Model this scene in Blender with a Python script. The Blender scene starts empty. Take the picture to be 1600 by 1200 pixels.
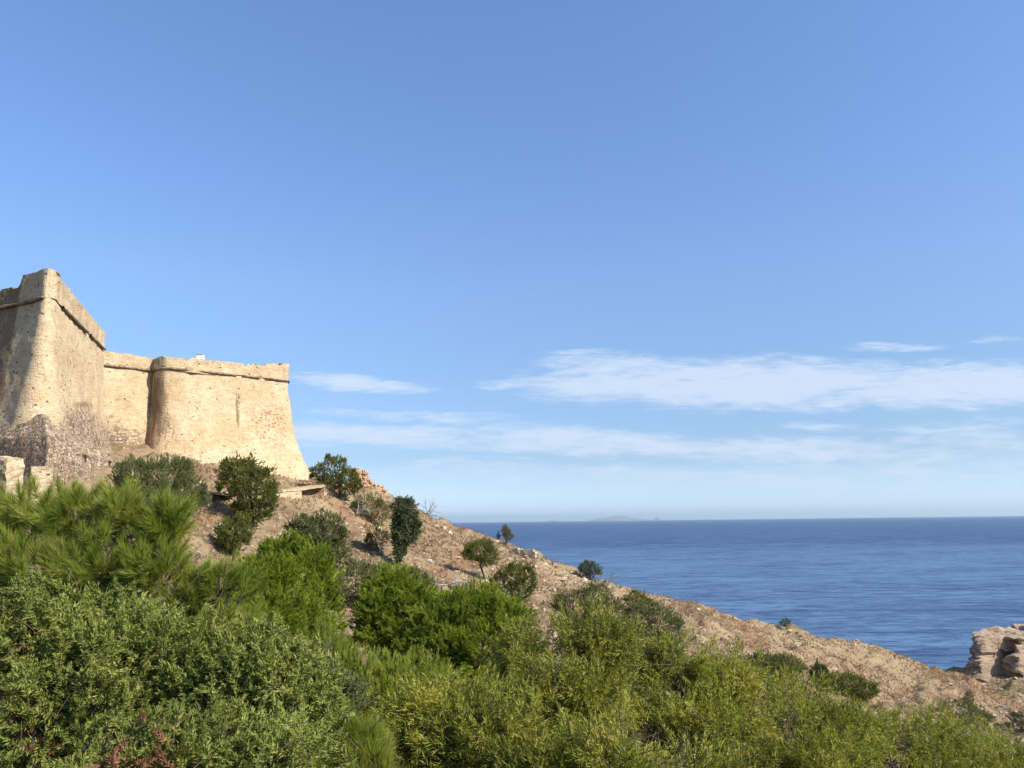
import bpy, math, random
import numpy as np
from mathutils import Vector, Matrix, noise as mnoise

rng = np.random.default_rng(7)
random.seed(7)
scene = bpy.context.scene
C = scene.collection

# ------------------------------------------------------------------ camera
F = 1250.0
CAM = np.array([0.0, 0.0, 28.0])
PITCH = math.atan(214.8 / F)
ROLL = math.atan(11 / 900)
f_ = np.array([0, math.cos(PITCH), math.sin(PITCH)])
r0 = np.array([1.0, 0, 0]); u0 = np.array([0, -math.sin(PITCH), math.cos(PITCH)])
r_ = r0 * math.cos(ROLL) - u0 * math.sin(ROLL)
u_ = u0 * math.cos(ROLL) + r0 * math.sin(ROLL)
cd = bpy.data.cameras.new("camera"); co = bpy.data.objects.new("camera", cd); C.objects.link(co)
cd.sensor_width = 36; cd.lens = 36 * F / 1600; cd.clip_start = 0.1; cd.clip_end = 150000
M = Matrix.Identity(4)
for i in range(3):
    M[i][0] = r_[i]; M[i][1] = u_[i]; M[i][2] = -f_[i]; M[i][3] = CAM[i]
co.matrix_world = M
scene.camera = co

def ray(px, py):
    return f_ * F + r_ * (px - 800) + u_ * (600 - py)
def at(px, py, Y):
    d = ray(px, py); return CAM + d / d[1] * Y
def to_px(P):
    d = P - CAM
    k = d @ f_
    return 800 + F * (d @ r_) / k, 600 - F * (d @ u_) / k

# ------------------------------------------------------------------ exposure, sun, sky
scene.view_settings.view_transform = 'Standard'
scene.view_settings.look = 'None'
scene.view_settings.gamma = 1.0
scene.view_settings.exposure = 0.76
SUN_AZ = math.radians(117); SUN_EL = math.radians(38)
sd = np.array([math.sin(SUN_AZ) * math.cos(SUN_EL), math.cos(SUN_AZ) * math.cos(SUN_EL), math.sin(SUN_EL)])
ld = bpy.data.lights.new("sun", 'SUN'); ld.energy = 4.4; ld.angle = math.radians(0.53); ld.color = (1.0, 0.95, 0.86)
lo = bpy.data.objects.new("sun", ld); C.objects.link(lo)
lo.rotation_euler = Vector(sd).to_track_quat('Z', 'Y').to_euler(); lo.location = (40, -20, 90)

world = bpy.data.worlds.new("World"); scene.world = world; world.use_nodes = True
wt = world.node_tree; wt.nodes.clear()
class NT:
    """tiny node helper"""
    def __init__(s, tree): s.t = tree
    def n(s, typ, **kw):
        nd = s.t.nodes.new(typ)
        ins = kw.pop('ins', {})
        for k, v in kw.items(): setattr(nd, k, v)
        for k, v in ins.items():
            if isinstance(v, bpy.types.NodeSocket): s.t.links.new(v, nd.inputs[k])
            else: nd.inputs[k].default_value = v
        return nd
    def m(s, op, a, b=None, c=None, clamp=False):
        nd = s.t.nodes.new('ShaderNodeMath'); nd.operation = op; nd.use_clamp = clamp
        for i, v in enumerate((a, b, c)):
            if v is None: continue
            if isinstance(v, bpy.types.NodeSocket): s.t.links.new(v, nd.inputs[i])
            else: nd.inputs[i].default_value = v
        return nd.outputs[0]
    def ss(s, v, a, b, lo=0.0, hi=1.0):
        nd = s.t.nodes.new('ShaderNodeMapRange'); nd.interpolation_type = 'SMOOTHSTEP'
        s.t.links.new(v, nd.inputs[0])
        nd.inputs[1].default_value = a; nd.inputs[2].default_value = b
        nd.inputs[3].default_value = lo; nd.inputs[4].default_value = hi
        return nd.outputs[0]
    def mix(s, fac, a, b, mode='MIX'):
        nd = s.t.nodes.new('ShaderNodeMix'); nd.data_type = 'RGBA'; nd.blend_type = mode
        for k, v in ((0, fac), (6, a), (7, b)):
            if isinstance(v, bpy.types.NodeSocket): s.t.links.new(v, nd.inputs[k])
            elif k: nd.inputs[k].default_value = (*v, 1) if len(v) == 3 else v
            else: nd.inputs[k].default_value = v
        return nd.outputs[2]
    def noise(s, vec, scale, detail=3, rough=0.5, dist=0.0, out=0):
        nd = s.n('ShaderNodeTexNoise', ins={'Scale': scale, 'Detail': detail, 'Roughness': rough, 'Distortion': dist})
        s.t.links.new(vec, nd.inputs['Vector']); return nd.outputs[out]
    def voro(s, vec, scale, feature='F1', out=0, rand=1.0):
        nd = s.n('ShaderNodeTexVoronoi', feature=feature, ins={'Scale': scale, 'Randomness': rand})
        s.t.links.new(vec, nd.inputs['Vector']); return nd.outputs[out]
    def mapping(s, vec, scale=(1, 1, 1), loc=(0, 0, 0), rot=(0, 0, 0), typ='POINT'):
        nd = s.n('ShaderNodeMapping', vector_type=typ, ins={'Location': loc, 'Rotation': rot, 'Scale': scale})
        s.t.links.new(vec, nd.inputs[0]); return nd.outputs[0]

w = NT(wt)
sky = w.n('ShaderNodeTexSky', sky_type='NISHITA', sun_disc=False, sun_elevation=SUN_EL, sun_rotation=SUN_AZ,
          altitude=20, air_density=1.0, dust_density=0.35, ozone_density=2.2)
tc = w.n('ShaderNodeTexCoord')
sep = w.n('ShaderNodeSeparateXYZ'); wt.links.new(tc.outputs['Generated'], sep.inputs[0])
ymx = w.m('MAXIMUM', sep.outputs[1], 0.15)
azn = w.m('MULTIPLY', w.m('DIVIDE', sep.outputs[0], ymx), 57.2958)
elc = w.m('MULTIPLY', w.m('DIVIDE', sep.outputs[2], ymx), 57.2958)
eln = w.m('MULTIPLY', w.m('ARCSINE', sep.outputs[2]), 57.2958)
uv = w.n('ShaderNodeCombineXYZ'); wt.links.new(azn, uv.inputs[0]); wt.links.new(elc, uv.inputs[1])
uvo = uv.outputs[0]
def azel(px, py):
    d = ray(px, py); return 57.2958 * d[0] / d[1], 57.2958 * d[2] / d[1]
# warp the direction a little so that cloud edges are ragged
n1 = w.n('ShaderNodeTexNoise', ins={'Scale': 1.0, 'Detail': 4.0, 'Roughness': 0.55})
wt.links.new(w.mapping(uvo, scale=(0.10, 0.55, 1)), n1.inputs['Vector'])
wv = w.n('ShaderNodeVectorMath', operation='MULTIPLY_ADD'); wt.links.new(n1.outputs['Color'], wv.inputs[0])
wv.inputs[1].default_value = (5.0, 1.5, 0); wt.links.new(uvo, wv.inputs[2])
wsub = w.n('ShaderNodeVectorMath', operation='SUBTRACT'); wt.links.new(wv.outputs[0], wsub.inputs[0]); wsub.inputs[1].default_value = (2.5, 0.75, 0)
warp = wsub.outputs[0]
CL = [(1190, 598, 470, 50, .01, 1.15), (990, 576, 190, 26, .02, .9), (930, 604, 230, 17, .03, 1.0), (1500, 602, 330, 46, .0, 1.1),
      (540, 676, 300, 25, .03, .85), (900, 690, 380, 28, .05, .9), (1230, 704, 330, 30, .02, .75), (1500, 700, 240, 60, .0, .5),
      (560, 600, 170, 16, .12, .75), (640, 650, 220, 14, .07, .5), (1400, 541, 100, 10, .03, .8), (1560, 531, 70, 9, 0, .4),
      (1275, 664, 70, 12, 0, .55), (930, 553, 90, 8, 0, .4), (1250, 745, 560, 40, .0, .5), (800, 735, 400, 26, 0.02, .42)]
tot = None
for (px, py, rx, ry, tl, st) in CL:
    a0, e0 = azel(px, py); a1, _ = azel(px - rx, py); a2, _ = azel(px + rx, py)
    _, e1 = azel(px, py - ry); _, e2 = azel(px, py + ry)
    mp = w.mapping(warp, typ='TEXTURE', loc=(a0, e0, 0), rot=(0, 0, -math.atan(tl)), scale=((a2 - a1) / 2, (e1 - e2) / 2, 1))
    ln = w.n('ShaderNodeVectorMath', operation='LENGTH'); wt.links.new(mp, ln.inputs[0])
    v = w.ss(ln.outputs['Value'], 1.1, 0.2, 0, st)
    tot = v if tot is None else w.m('MAXIMUM', tot, v)
st1 = w.noise(w.mapping(uvo, scale=(0.16, 0.95, 1), rot=(0, 0, -0.04)), 1.0, 6, 0.62, 0.6)
st2 = w.noise(w.mapping(uvo, scale=(0.5, 2.6, 1), rot=(0, 0, -0.04)), 1.0, 4, 0.6, 0.3)
tex = w.m('ADD', w.m('MULTIPLY', st1, 0.75), w.m('MULTIPLY', st2, 0.55))
cov = w.m('ADD', tot, w.m('MULTIPLY', w.m('SUBTRACT', tex, 0.62), 2.6))
cov = w.m('MULTIPLY', w.ss(cov, 0.0, 1.2), w.ss(tot, 0.0, 0.25))
cov = w.m('MULTIPLY', cov, 0.78)
rampn = w.n('ShaderNodeValToRGB'); wt.links.new(w.m('DIVIDE', eln, 45.0), rampn.inputs[0]); cr_ = rampn.color_ramp
SKYT = [(0.0, (.86, 1.10, 1.92)), (1.1, (.86, 1.06, 1.68)), (2.5, (.78, .92, 1.32)), (4.3, (.68, .78, 1.02)), (10, (.85, .95, 1.12)), (16.6, (1.07, 1.16, 1.33)), (23.2, (1.11, 1.24, 1.5)), (35, (1.13, 1.35, 1.59))]
while len(cr_.elements) < len(SKYT): cr_.elements.new(0.5)
for e_, (a_, c_) in zip(cr_.elements, SKYT): e_.position = a_ / 45; e_.color = tuple(v * 0.5 for v in c_) + (1,)
SKYG = w.mix(1.0, w.mix(1.0, sky.outputs[0], rampn.outputs[0], 'MULTIPLY'), (2.0, 2.0, 2.0), 'MULTIPLY')
col = w.mix(cov, SKYG, (5.1, 5.8, 6.9))
bg = w.n('ShaderNodeBackground', ins={'Strength': 0.0865}); wt.links.new(col, bg.inputs[0])
wo = w.n('ShaderNodeOutputWorld'); wt.links.new(bg.outputs[0], wo.inputs[0])

# ------------------------------------------------------------------ helpers
def tag(o, label=None, cat=None, group=None, kind=None):
    if label: o['label'] = label
    if cat: o['category'] = cat
    if group: o['group'] = group
    if kind: o['kind'] = kind
    return o
def empty(name, loc):
    o = bpy.data.objects.new(name, None); C.objects.link(o); o.location = [float(a) for a in loc]; o.empty_display_size = 0.3
    return o
def link(name, me, mat, parent=None):
    o = bpy.data.objects.new(name, me); C.objects.link(o)
    if mat: me.materials.append(mat)
    if parent is not None:
        o.parent = parent; o.matrix_parent_inverse = Matrix.Translation(parent.location).inverted()
    return o
def npmesh(name, V, Fc, mat, parent=None, smooth=False, col=None):
    V = np.asarray(V, dtype=np.float32); Fc = np.asarray(Fc, dtype=np.int32)
    k = Fc.shape[1]
    me = bpy.data.meshes.new(name)
    me.vertices.add(len(V)); me.vertices.foreach_set('co', V.ravel())
    me.loops.add(Fc.size); me.loops.foreach_set('vertex_index', Fc.ravel())
    me.polygons.add(len(Fc)); me.polygons.foreach_set('loop_start', np.arange(0, Fc.size, k, dtype=np.int32))
    me.polygons.foreach_set('loop_total', np.full(len(Fc), k, dtype=np.int32))
    me.polygons.foreach_set('use_smooth', np.full(len(Fc), smooth, dtype=bool))
    me.update(calc_edges=True)
    if col is not None:
        a = me.color_attributes.new('zone', 'FLOAT_COLOR', 'POINT')
        a.data.foreach_set('color', np.asarray(col, dtype=np.float32).ravel())
    return link(name, me, mat, parent)
def merge(parts):
    Vs, Fs, n = [], [], 0
    for V, Fc in parts:
        Vs.append(V); Fs.append(np.asarray(Fc) + n); n += len(V)
    return np.vstack(Vs), np.vstack(Fs)
def gridfaces(nr, nc):
    i = np.arange(nr - 1)[:, None] * nc + np.arange(nc - 1)[None, :]
    return np.stack([i, i + 1, i + nc + 1, i + nc], -1).reshape(-1, 4)
def _h(ix, iy, s):
    v = np.sin(ix * 127.1 + iy * 311.7 + s * 74.7) * 43758.5453
    return v - np.floor(v)
def vnoise(x, y, s=0):
    x = np.asarray(x, float); y = np.asarray(y, float)
    ix, iy = np.floor(x), np.floor(y); fx, fy = x - ix, y - iy
    fx = fx * fx * (3 - 2 * fx); fy = fy * fy * (3 - 2 * fy)
    a, b, c, d = _h(ix, iy, s), _h(ix + 1, iy, s), _h(ix, iy + 1, s), _h(ix + 1, iy + 1, s)
    return (a * (1 - fx) + b * fx) * (1 - fy) + (c * (1 - fx) + d * fx) * fy - 0.5
def fbm(x, y, s=0, o=4):
    t = 0; a = 1
    for k in range(o):
        t = t + a * vnoise(x * 2 ** k, y * 2 ** k, s + k * 9); a *= 0.5
    return t
def unit(v):
    return v / np.maximum(np.linalg.norm(v, axis=-1, keepdims=True), 1e-9)
def rnd_dirs(n):
    return unit(rng.normal(size=(n, 3)))
def tube(P, R, k=6):
    P = np.asarray(P, float); R = np.asarray(R, float) * np.ones(len(P))
    T = unit(np.gradient(P, axis=0))
    ref = np.array([0.31, 0.17, 0.93]) if abs(T[0][2]) < 0.9 else np.array([1.0, 0.1, 0])
    A = unit(np.cross(T, ref)); B = np.cross(T, A)
    th = np.linspace(0, 2 * math.pi, k, endpoint=False)
    V = P[:, None] + R[:, None, None] * (A[:, None] * np.cos(th)[None, :, None] + B[:, None] * np.sin(th)[None, :, None])
    n = len(P); i = np.arange(n - 1)[:, None] * k; j = np.arange(k)[None, :]; j2 = (j + 1) % k
    Fc = np.stack([i + j, i + j2, i + k + j2, i + k + j], -1).reshape(-1, 4)
    V = np.vstack([V.reshape(-1, 3), P[-1:]])
    c = len(V) - 1; e = (n - 1) * k
    cap = np.array([[e + q, e + (q + 1) % k, c, c] for q in range(k)])
    return V, np.vstack([Fc, cap[:, [0, 1, 2, 2]]])
def fixquads(Fc):
    return Fc
def tubes_obj(name, tl, mat, parent):
    V, Fc = merge(tl)
    # drop the degenerate last index of cap quads by splitting into tris
    q = Fc[:, 2] == Fc[:, 3]
    T = np.vstack([Fc[~q][:, [0, 1, 2]], Fc[~q][:, [0, 2, 3]], Fc[q][:, :3]])
    return npmesh(name, V, T, mat, parent, smooth=True)

# ------------------------------------------------------------------ materials
def newmat(name):
    m = bpy.data.materials.new(name); m.use_nodes = True; m.node_tree.nodes.clear()
    g = NT(m.node_tree); out = g.n('ShaderNodeOutputMaterial'); return m, g, out
def leaf_mat(name, dark, light, warm=None, trans=0.35, rough=0.5, scale=1.2, warmth=0.12, spec=0.35):
    m, g, out = newmat(name)
    geo = g.n('ShaderNodeNewGeometry'); t = g.n('ShaderNodeTexCoord')
    rp = geo.outputs['Random Per Island']
    n = g.noise(t.outputs['Object'], scale, 3, 0.6)
    f = g.m('ADD', g.m('MULTIPLY', rp, 0.65), g.ss(n, 0.3, 0.7, -0.1, 0.5), clamp=True)
    c = g.mix(f, dark, light)
    if warm is not None:
        wn = g.noise(t.outputs['Object'], scale * 1.7, 2, 0.5)
        wf = g.m('MULTIPLY', g.ss(g.m('ADD', g.m('MULTIPLY', rp, 0.35), wn), 0.86 - warmth, 1.02 - warmth), 0.8)
        c = g.mix(wf, c, warm)
    p = g.n('ShaderNodeBsdfPrincipled', ins={'Roughness': rough, 'Specular IOR Level': spec}); m.node_tree.links.new(c, p.inputs['Base Color'])
    tr = g.n('ShaderNodeBsdfTranslucent'); m.node_tree.links.new(g.mix(1.0, c, (1.25, 1.25, 0.6), 'MULTIPLY'), tr.inputs[0])
    mx = g.n('ShaderNodeMixShader', ins={0: trans}); m.node_tree.links.new(p.outputs[0], mx.inputs[1]); m.node_tree.links.new(tr.outputs[0], mx.inputs[2])
    m.node_tree.links.new(mx.outputs[0], out.inputs[0]); return m
def plain(name, c1, c2, scale=6, rough=0.85, bump=0.3, det=5):
    m, g, out = newmat(name); t = g.n('ShaderNodeTexCoord')
    n = g.noise(t.outputs['Object'], scale, det, 0.6)
    p = g.n('ShaderNodeBsdfPrincipled', ins={'Roughness': rough, 'Specular IOR Level': 0.2})
    m.node_tree.links.new(g.mix(g.ss(n, 0.35, 0.65), c1, c2), p.inputs['Base Color'])
    b = g.n('ShaderNodeBump', ins={'Strength': bump, 'Distance': 0.05}); m.node_tree.links.new(n, b.inputs['Height'])
    m.node_tree.links.new(b.outputs[0], p.inputs['Normal']); m.node_tree.links.new(p.outputs[0], out.inputs[0]); return m

M_BARK = plain('bark', (0.05, 0.038, 0.028), (0.12, 0.09, 0.065), 9)
M_DEAD = plain('dead_wood', (0.20, 0.17, 0.14), (0.42, 0.37, 0.31), 7)
M_PINE = leaf_mat('long_needles', (0.13, 0.17, 0.025), (0.32, 0.36, 0.055), (0.42, 0.34, 0.10), 0.34, 0.5, 1.6, 0.10, 0.2)
M_CANDLE = leaf_mat('candle_needles', (0.16, 0.20, 0.03), (0.38, 0.42, 0.07), None, 0.35, 0.5, 1.2, 0, 0.2)
M_SPINE = leaf_mat('stone_pine_needles', (0.13, 0.175, 0.02), (0.30, 0.34, 0.035), None, 0.30, 0.5, 0.9, 0, 0.2)
M_ACD = leaf_mat('dark_phyllodes', (0.125, 0.155, 0.030), (0.30, 0.335, 0.075), (0.44, 0.36, 0.10), 0.28, 0.5, 1.5, 0.08, 0.25)
M_ACO = leaf_mat('olive_phyllodes', (0.11, 0.13, 0.02), (0.35, 0.35, 0.055), (0.42, 0.36, 0.07), 0.32, 0.5, 0.8, 0.16, 0.25)
M_OLV = leaf_mat('grey_green_leaves', (0.11, 0.125, 0.045), (0.22, 0.235, 0.095), None, 0.25, 0.7, 0.8, 0, 0.15)
M_DKG = leaf_mat('dark_green_leaves', (0.10, 0.115, 0.026), (0.22, 0.235, 0.055), None, 0.25, 0.6, 0.8, 0, 0.15)
M_DKB = leaf_mat('blackish_green_leaves', (0.065, 0.08, 0.025), (0.15, 0.175, 0.07), None, 0.2, 0.45, 0.8)
M_DRYL = leaf_mat('dry_olive_leaves', (0.15, 0.14, 0.05), (0.28, 0.25, 0.10), (0.28, 0.2, 0.1), 0.25, 0.7, 0.8, 0.15)
M_RUST = leaf_mat('rusty_dead_leaves', (0.10, 0.04, 0.018), (0.30, 0.15, 0.07), None, 0.2, 0.7, 3)
M_GRASS = leaf_mat('dry_grass', (0.20, 0.12, 0.06), (0.44, 0.30, 0.16), (0.26, 0.12, 0.05), 0.25, 0.8, 0.15, 0.2)

# fortress stone: zone.r = dark lichen and painted shade, zone.g = bare rubble masonry, zone.b = rusty patch
def stone_mat(name, pale, warm, rubble):
    m, g, out = newmat(name); L = m.node_tree.links
    t = g.n('ShaderNodeTexCoord'); P = t.outputs['Object']
    at_ = g.n('ShaderNodeAttribute', attribute_name='zone'); sp = g.n('ShaderNodeSeparateColor'); L.new(at_.outputs['Color'], sp.inputs[0])
    Pm = g.mapping(P, scale=(1, 1, 1.6))
    big = g.noise(P, 0.35, 4, 0.6); mid = g.noise(P, 1.6, 5, 0.65); fine = g.noise(P, 9, 4, 0.7)
    c = g.mix(g.ss(big, 0.35, 0.65), pale, warm)
    c = g.mix(g.ss(mid, 0.48, 0.70, 0, 0.7), c, (warm[0] * 0.78, warm[1] * 0.72, warm[2] * 0.66))
    c = g.mix(g.ss(g.noise(Pm, 3.2, 3, 0.7), 0.48, 0.66, 0, 0.38), c, (warm[0] * 0.66, warm[1] * 0.58, warm[2] * 0.5))
    c = g.mix(g.ss(fine, 0.50, 0.70, 0, 0.4), c, (warm[0] * 0.7, warm[1] * 0.62, warm[2] * 0.55))
    crs = g.noise(g.mapping(P, scale=(0.9, 0.9, 5.5)), 1.0, 3, 0.55)
    c = g.mix(g.ss(crs, 0.52, 0.62, 0, 0.30), c, (warm[0] * 0.62, warm[1] * 0.54, warm[2] * 0.46))
    ptc = g.noise(P, 0.8, 5, 0.7, 0.6)
    gr = g.noise(Pm, 6.5, 3, 0.75)
    c = g.mix(g.ss(gr, 0.55, 0.66, 0, 0.5), c, (warm[0] * 0.5, warm[1] * 0.42, warm[2] * 0.34))
    c = g.mix(g.ss(ptc, 0.56, 0.64, 0, 0.35), c, (warm[0] * 0.74, warm[1] * 0.64, warm[2] * 0.6))
    vc = g.voro(Pm, 2.6, out=1)
    sc = g.n('ShaderNodeSeparateColor'); L.new(vc, sc.inputs[0])
    vd = g.voro(Pm, 2.6, 'DISTANCE_TO_EDGE'); vj = g.ss(vd, 0.02, 0.10, 1, 0)
    rub = g.mix(sc.outputs[0], rubble, tuple(min(1, a * 1.9) for a in rubble))
    rub = g.mix(g.ss(sc.outputs[1], 0.7, 0.9, 0, 0.8), rub, (0.14, 0.10, 0.065))
    rub = g.mix(g.m('MULTIPLY', vj, 0.7), rub, (0.16, 0.11, 0.065))
    spk = g.noise(Pm, 5.5, 3, 0.7)
    rub = g.mix(g.ss(spk, 0.54, 0.64, 0, 0.75), rub, (0.125, 0.085, 0.05))
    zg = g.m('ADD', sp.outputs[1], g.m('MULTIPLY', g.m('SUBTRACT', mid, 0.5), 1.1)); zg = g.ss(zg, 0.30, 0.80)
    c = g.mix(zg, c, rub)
    # joints glimpsed through the render + pits and put-log holes
    jo = g.m('MULTIPLY', g.ss(g.voro(g.mapping(P, scale=(1, 1, 2.2)), 1.9, 'DISTANCE_TO_EDGE'), 0.0, 0.07, 1, 0), g.ss(big, 0.42, 0.62, 0, 0.30))
    c = g.mix(jo, c, (warm[0] * 0.5, warm[1] * 0.42, warm[2] * 0.35))
    pit = g.voro(Pm, 1.15); pitm = g.m('MULTIPLY', g.ss(pit, 0.10, 0.18, 1, 0), g.ss(g.noise(P, 0.5, 2, 0.5), 0.40, 0.52))
    pit2 = g.ss(g.voro(P, 2.8), 0.12, 0.21, 1, 0); pit2 = g.m('MULTIPLY', pit2, g.ss(g.noise(P, 0.28, 3, 0.6), 0.40, 0.55, 0.1, 0.9))
    c = g.mix(g.m('MULTIPLY', pitm, 0.85), c, (0.12, 0.085, 0.06))
    c = g.mix(g.m('MULTIPLY', pit2, 0.6), c, (0.25, 0.16, 0.10))
    zb = g.m('MULTIPLY', sp.outputs[2], g.ss(g.voro(P, 2.4), 0.2, 0.42, 1.4, 0))
    c = g.mix(zb, c, (0.36, 0.17, 0.09))
    drip = g.noise(g.mapping(P, scale=(1.6, 1.6, 0.22)), 1.4, 4, 0.65)
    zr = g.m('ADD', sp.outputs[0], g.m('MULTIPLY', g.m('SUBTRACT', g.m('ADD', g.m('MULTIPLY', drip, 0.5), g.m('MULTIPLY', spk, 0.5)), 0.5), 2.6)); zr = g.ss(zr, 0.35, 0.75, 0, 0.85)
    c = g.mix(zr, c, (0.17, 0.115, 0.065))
    c = g.mix(g.m('MULTIPLY', g.ss(drip, 0.56, 0.72), 0.22), c, (warm[0] * 0.5, warm[1] * 0.45, warm[2] * 0.4))
    p = g.n('ShaderNodeBsdfPrincipled', ins={'Roughness': 0.92, 'Specular IOR Level': 0.1}); L.new(c, p.inputs['Base Color'])
    hgt = g.m('ADD', g.m('MULTIPLY', fine, 0.5), g.m('MULTIPLY', g.m('ADD', g.m('MULTIPLY', vj, -1.0), spk), g.m('ADD', g.m('MULTIPLY', zg, 0.9), 0.25)))
    hgt = g.m('SUBTRACT', hgt, g.m('ADD', pitm, g.m('MULTIPLY', pit2, 0.5)))
    b = g.n('ShaderNodeBump', ins={'Strength': 0.7, 'Distance': 0.11}); L.new(hgt, b.inputs['Height']); L.new(b.outputs[0], p.inputs['Normal'])
    L.new(p.outputs[0], out.inputs[0]); return m
M_FORT = stone_mat('fortress_stone', (0.61, 0.475, 0.295), (0.54, 0.40, 0.235), (0.32, 0.235, 0.16))
M_CREAM = stone_mat('cream_masonry', (0.56, 0.45, 0.285), (0.49, 0.37, 0.22), (0.27, 0.21, 0.15))
M_CORD = plain('cordon_stone_shaded', (0.13, 0.09, 0.055), (0.34, 0.24, 0.15), 3)  # stone darkened to carry the shadow line under the cordon
M_BRICK = plain('ruin_stone', (0.30, 0.16, 0.09), (0.50, 0.34, 0.20), 2.5, bump=0.6)
M_PALE = plain('pale_limestone', (0.31, 0.24, 0.155), (0.54, 0.45, 0.32), 2.5, bump=0.5)

def rock_mat(name, c1, c2, c3):
    m, g, out = newmat(name); L = m.node_tree.links
    t = g.n('ShaderNodeTexCoord'); P = t.outputs['Object']
    a = g.noise(P, 0.5, 6, 0.65, 0.4); b_ = g.noise(g.mapping(P, scale=(1, 1, 3)), 1.2, 5, 0.7)
    c = g.mix(g.ss(a, 0.35, 0.65), c1, c2); c = g.mix(g.ss(b_, 0.5, 0.68, 0, 0.7), c, c3)
    p = g.n('ShaderNodeBsdfPrincipled', ins={'Roughness': 0.95, 'Specular IOR Level': 0.1}); L.new(c, p.inputs['Base Color'])
    bp = g.n('ShaderNodeBump', ins={'Strength': 0.9, 'Distance': 0.25}); L.new(g.m('ADD', b_, g.noise(P, 4, 5, 0.7)), bp.inputs['Height'])
    L.new(bp.outputs[0], p.inputs['Normal']); L.new(p.outputs[0], out.inputs[0]); return m
M_ROCK = rock_mat('coastal_rock', (0.47, 0.35, 0.24), (0.35, 0.25, 0.17), (0.22, 0.155, 0.105))

def ground_mat():
    m, g, out = newmat('dry_ground'); L = m.node_tree.links
    t = g.n('ShaderNodeTexCoord'); P = t.outputs['Object']
    big = g.noise(P, 0.09, 4, 0.6); mid = g.noise(P, 0.6, 5, 0.65); fine = g.noise(P, 3.5, 5, 0.7)
    c = g.mix(g.ss(mid, 0.35, 0.65), (0.165, 0.108, 0.058), (0.31, 0.22, 0.125))
    c = g.mix(g.ss(big, 0.42, 0.62, 0, 0.6), c, (0.36, 0.27, 0.15))
    c = g.mix(g.ss(g.noise(P, 0.16, 4, 0.7), 0.52, 0.64, 0, 0.7), c, (0.24, 0.125, 0.07))
    c = g.mix(g.ss(fine, 0.5, 0.7, 0, 0.7), c, (0.20, 0.125, 0.075))
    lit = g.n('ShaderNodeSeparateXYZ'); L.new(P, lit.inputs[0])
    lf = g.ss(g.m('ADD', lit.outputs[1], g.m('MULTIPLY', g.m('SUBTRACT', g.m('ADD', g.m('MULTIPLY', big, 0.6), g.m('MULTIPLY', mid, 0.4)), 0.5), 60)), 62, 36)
    st = g.voro(P, 1.7); s2 = g.voro(P, 4.2)
    zone = g.ss(g.noise(P, 0.22, 4, 0.65), 0.40, 0.58)
    sm = g.m('MULTIPLY', g.m('MAXIMUM', g.ss(st, 0.22, 0.34, 1, 0), g.ss(s2, 0.22, 0.36, 0.8, 0)), zone)
    c = g.mix(g.m('MULTIPLY', sm, 0.7), c, (0.48, 0.375, 0.255))
    c = g.mix(g.ss(g.noise(P, 1.3, 4, 0.7), 0.54, 0.66, 0, 0.75), c, (0.13, 0.08, 0.045))
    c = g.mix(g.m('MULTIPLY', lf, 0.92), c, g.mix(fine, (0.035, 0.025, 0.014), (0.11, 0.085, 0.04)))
    p = g.n('ShaderNodeBsdfPrincipled', ins={'Roughness': 0.95, 'Specular IOR Level': 0.1}); L.new(c, p.inputs['Base Color'])
    h = g.m('ADD', g.m('ADD', fine, g.m('MULTIPLY', sm, 0.8)), mid)
    b = g.n('ShaderNodeBump', ins={'Strength': 0.9, 'Distance': 0.18}); L.new(h, b.inputs['Height']); L.new(b.outputs[0], p.inputs['Normal'])
    L.new(p.outputs[0], out.inputs[0]); return m
M_GROUND = ground_mat()

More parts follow.
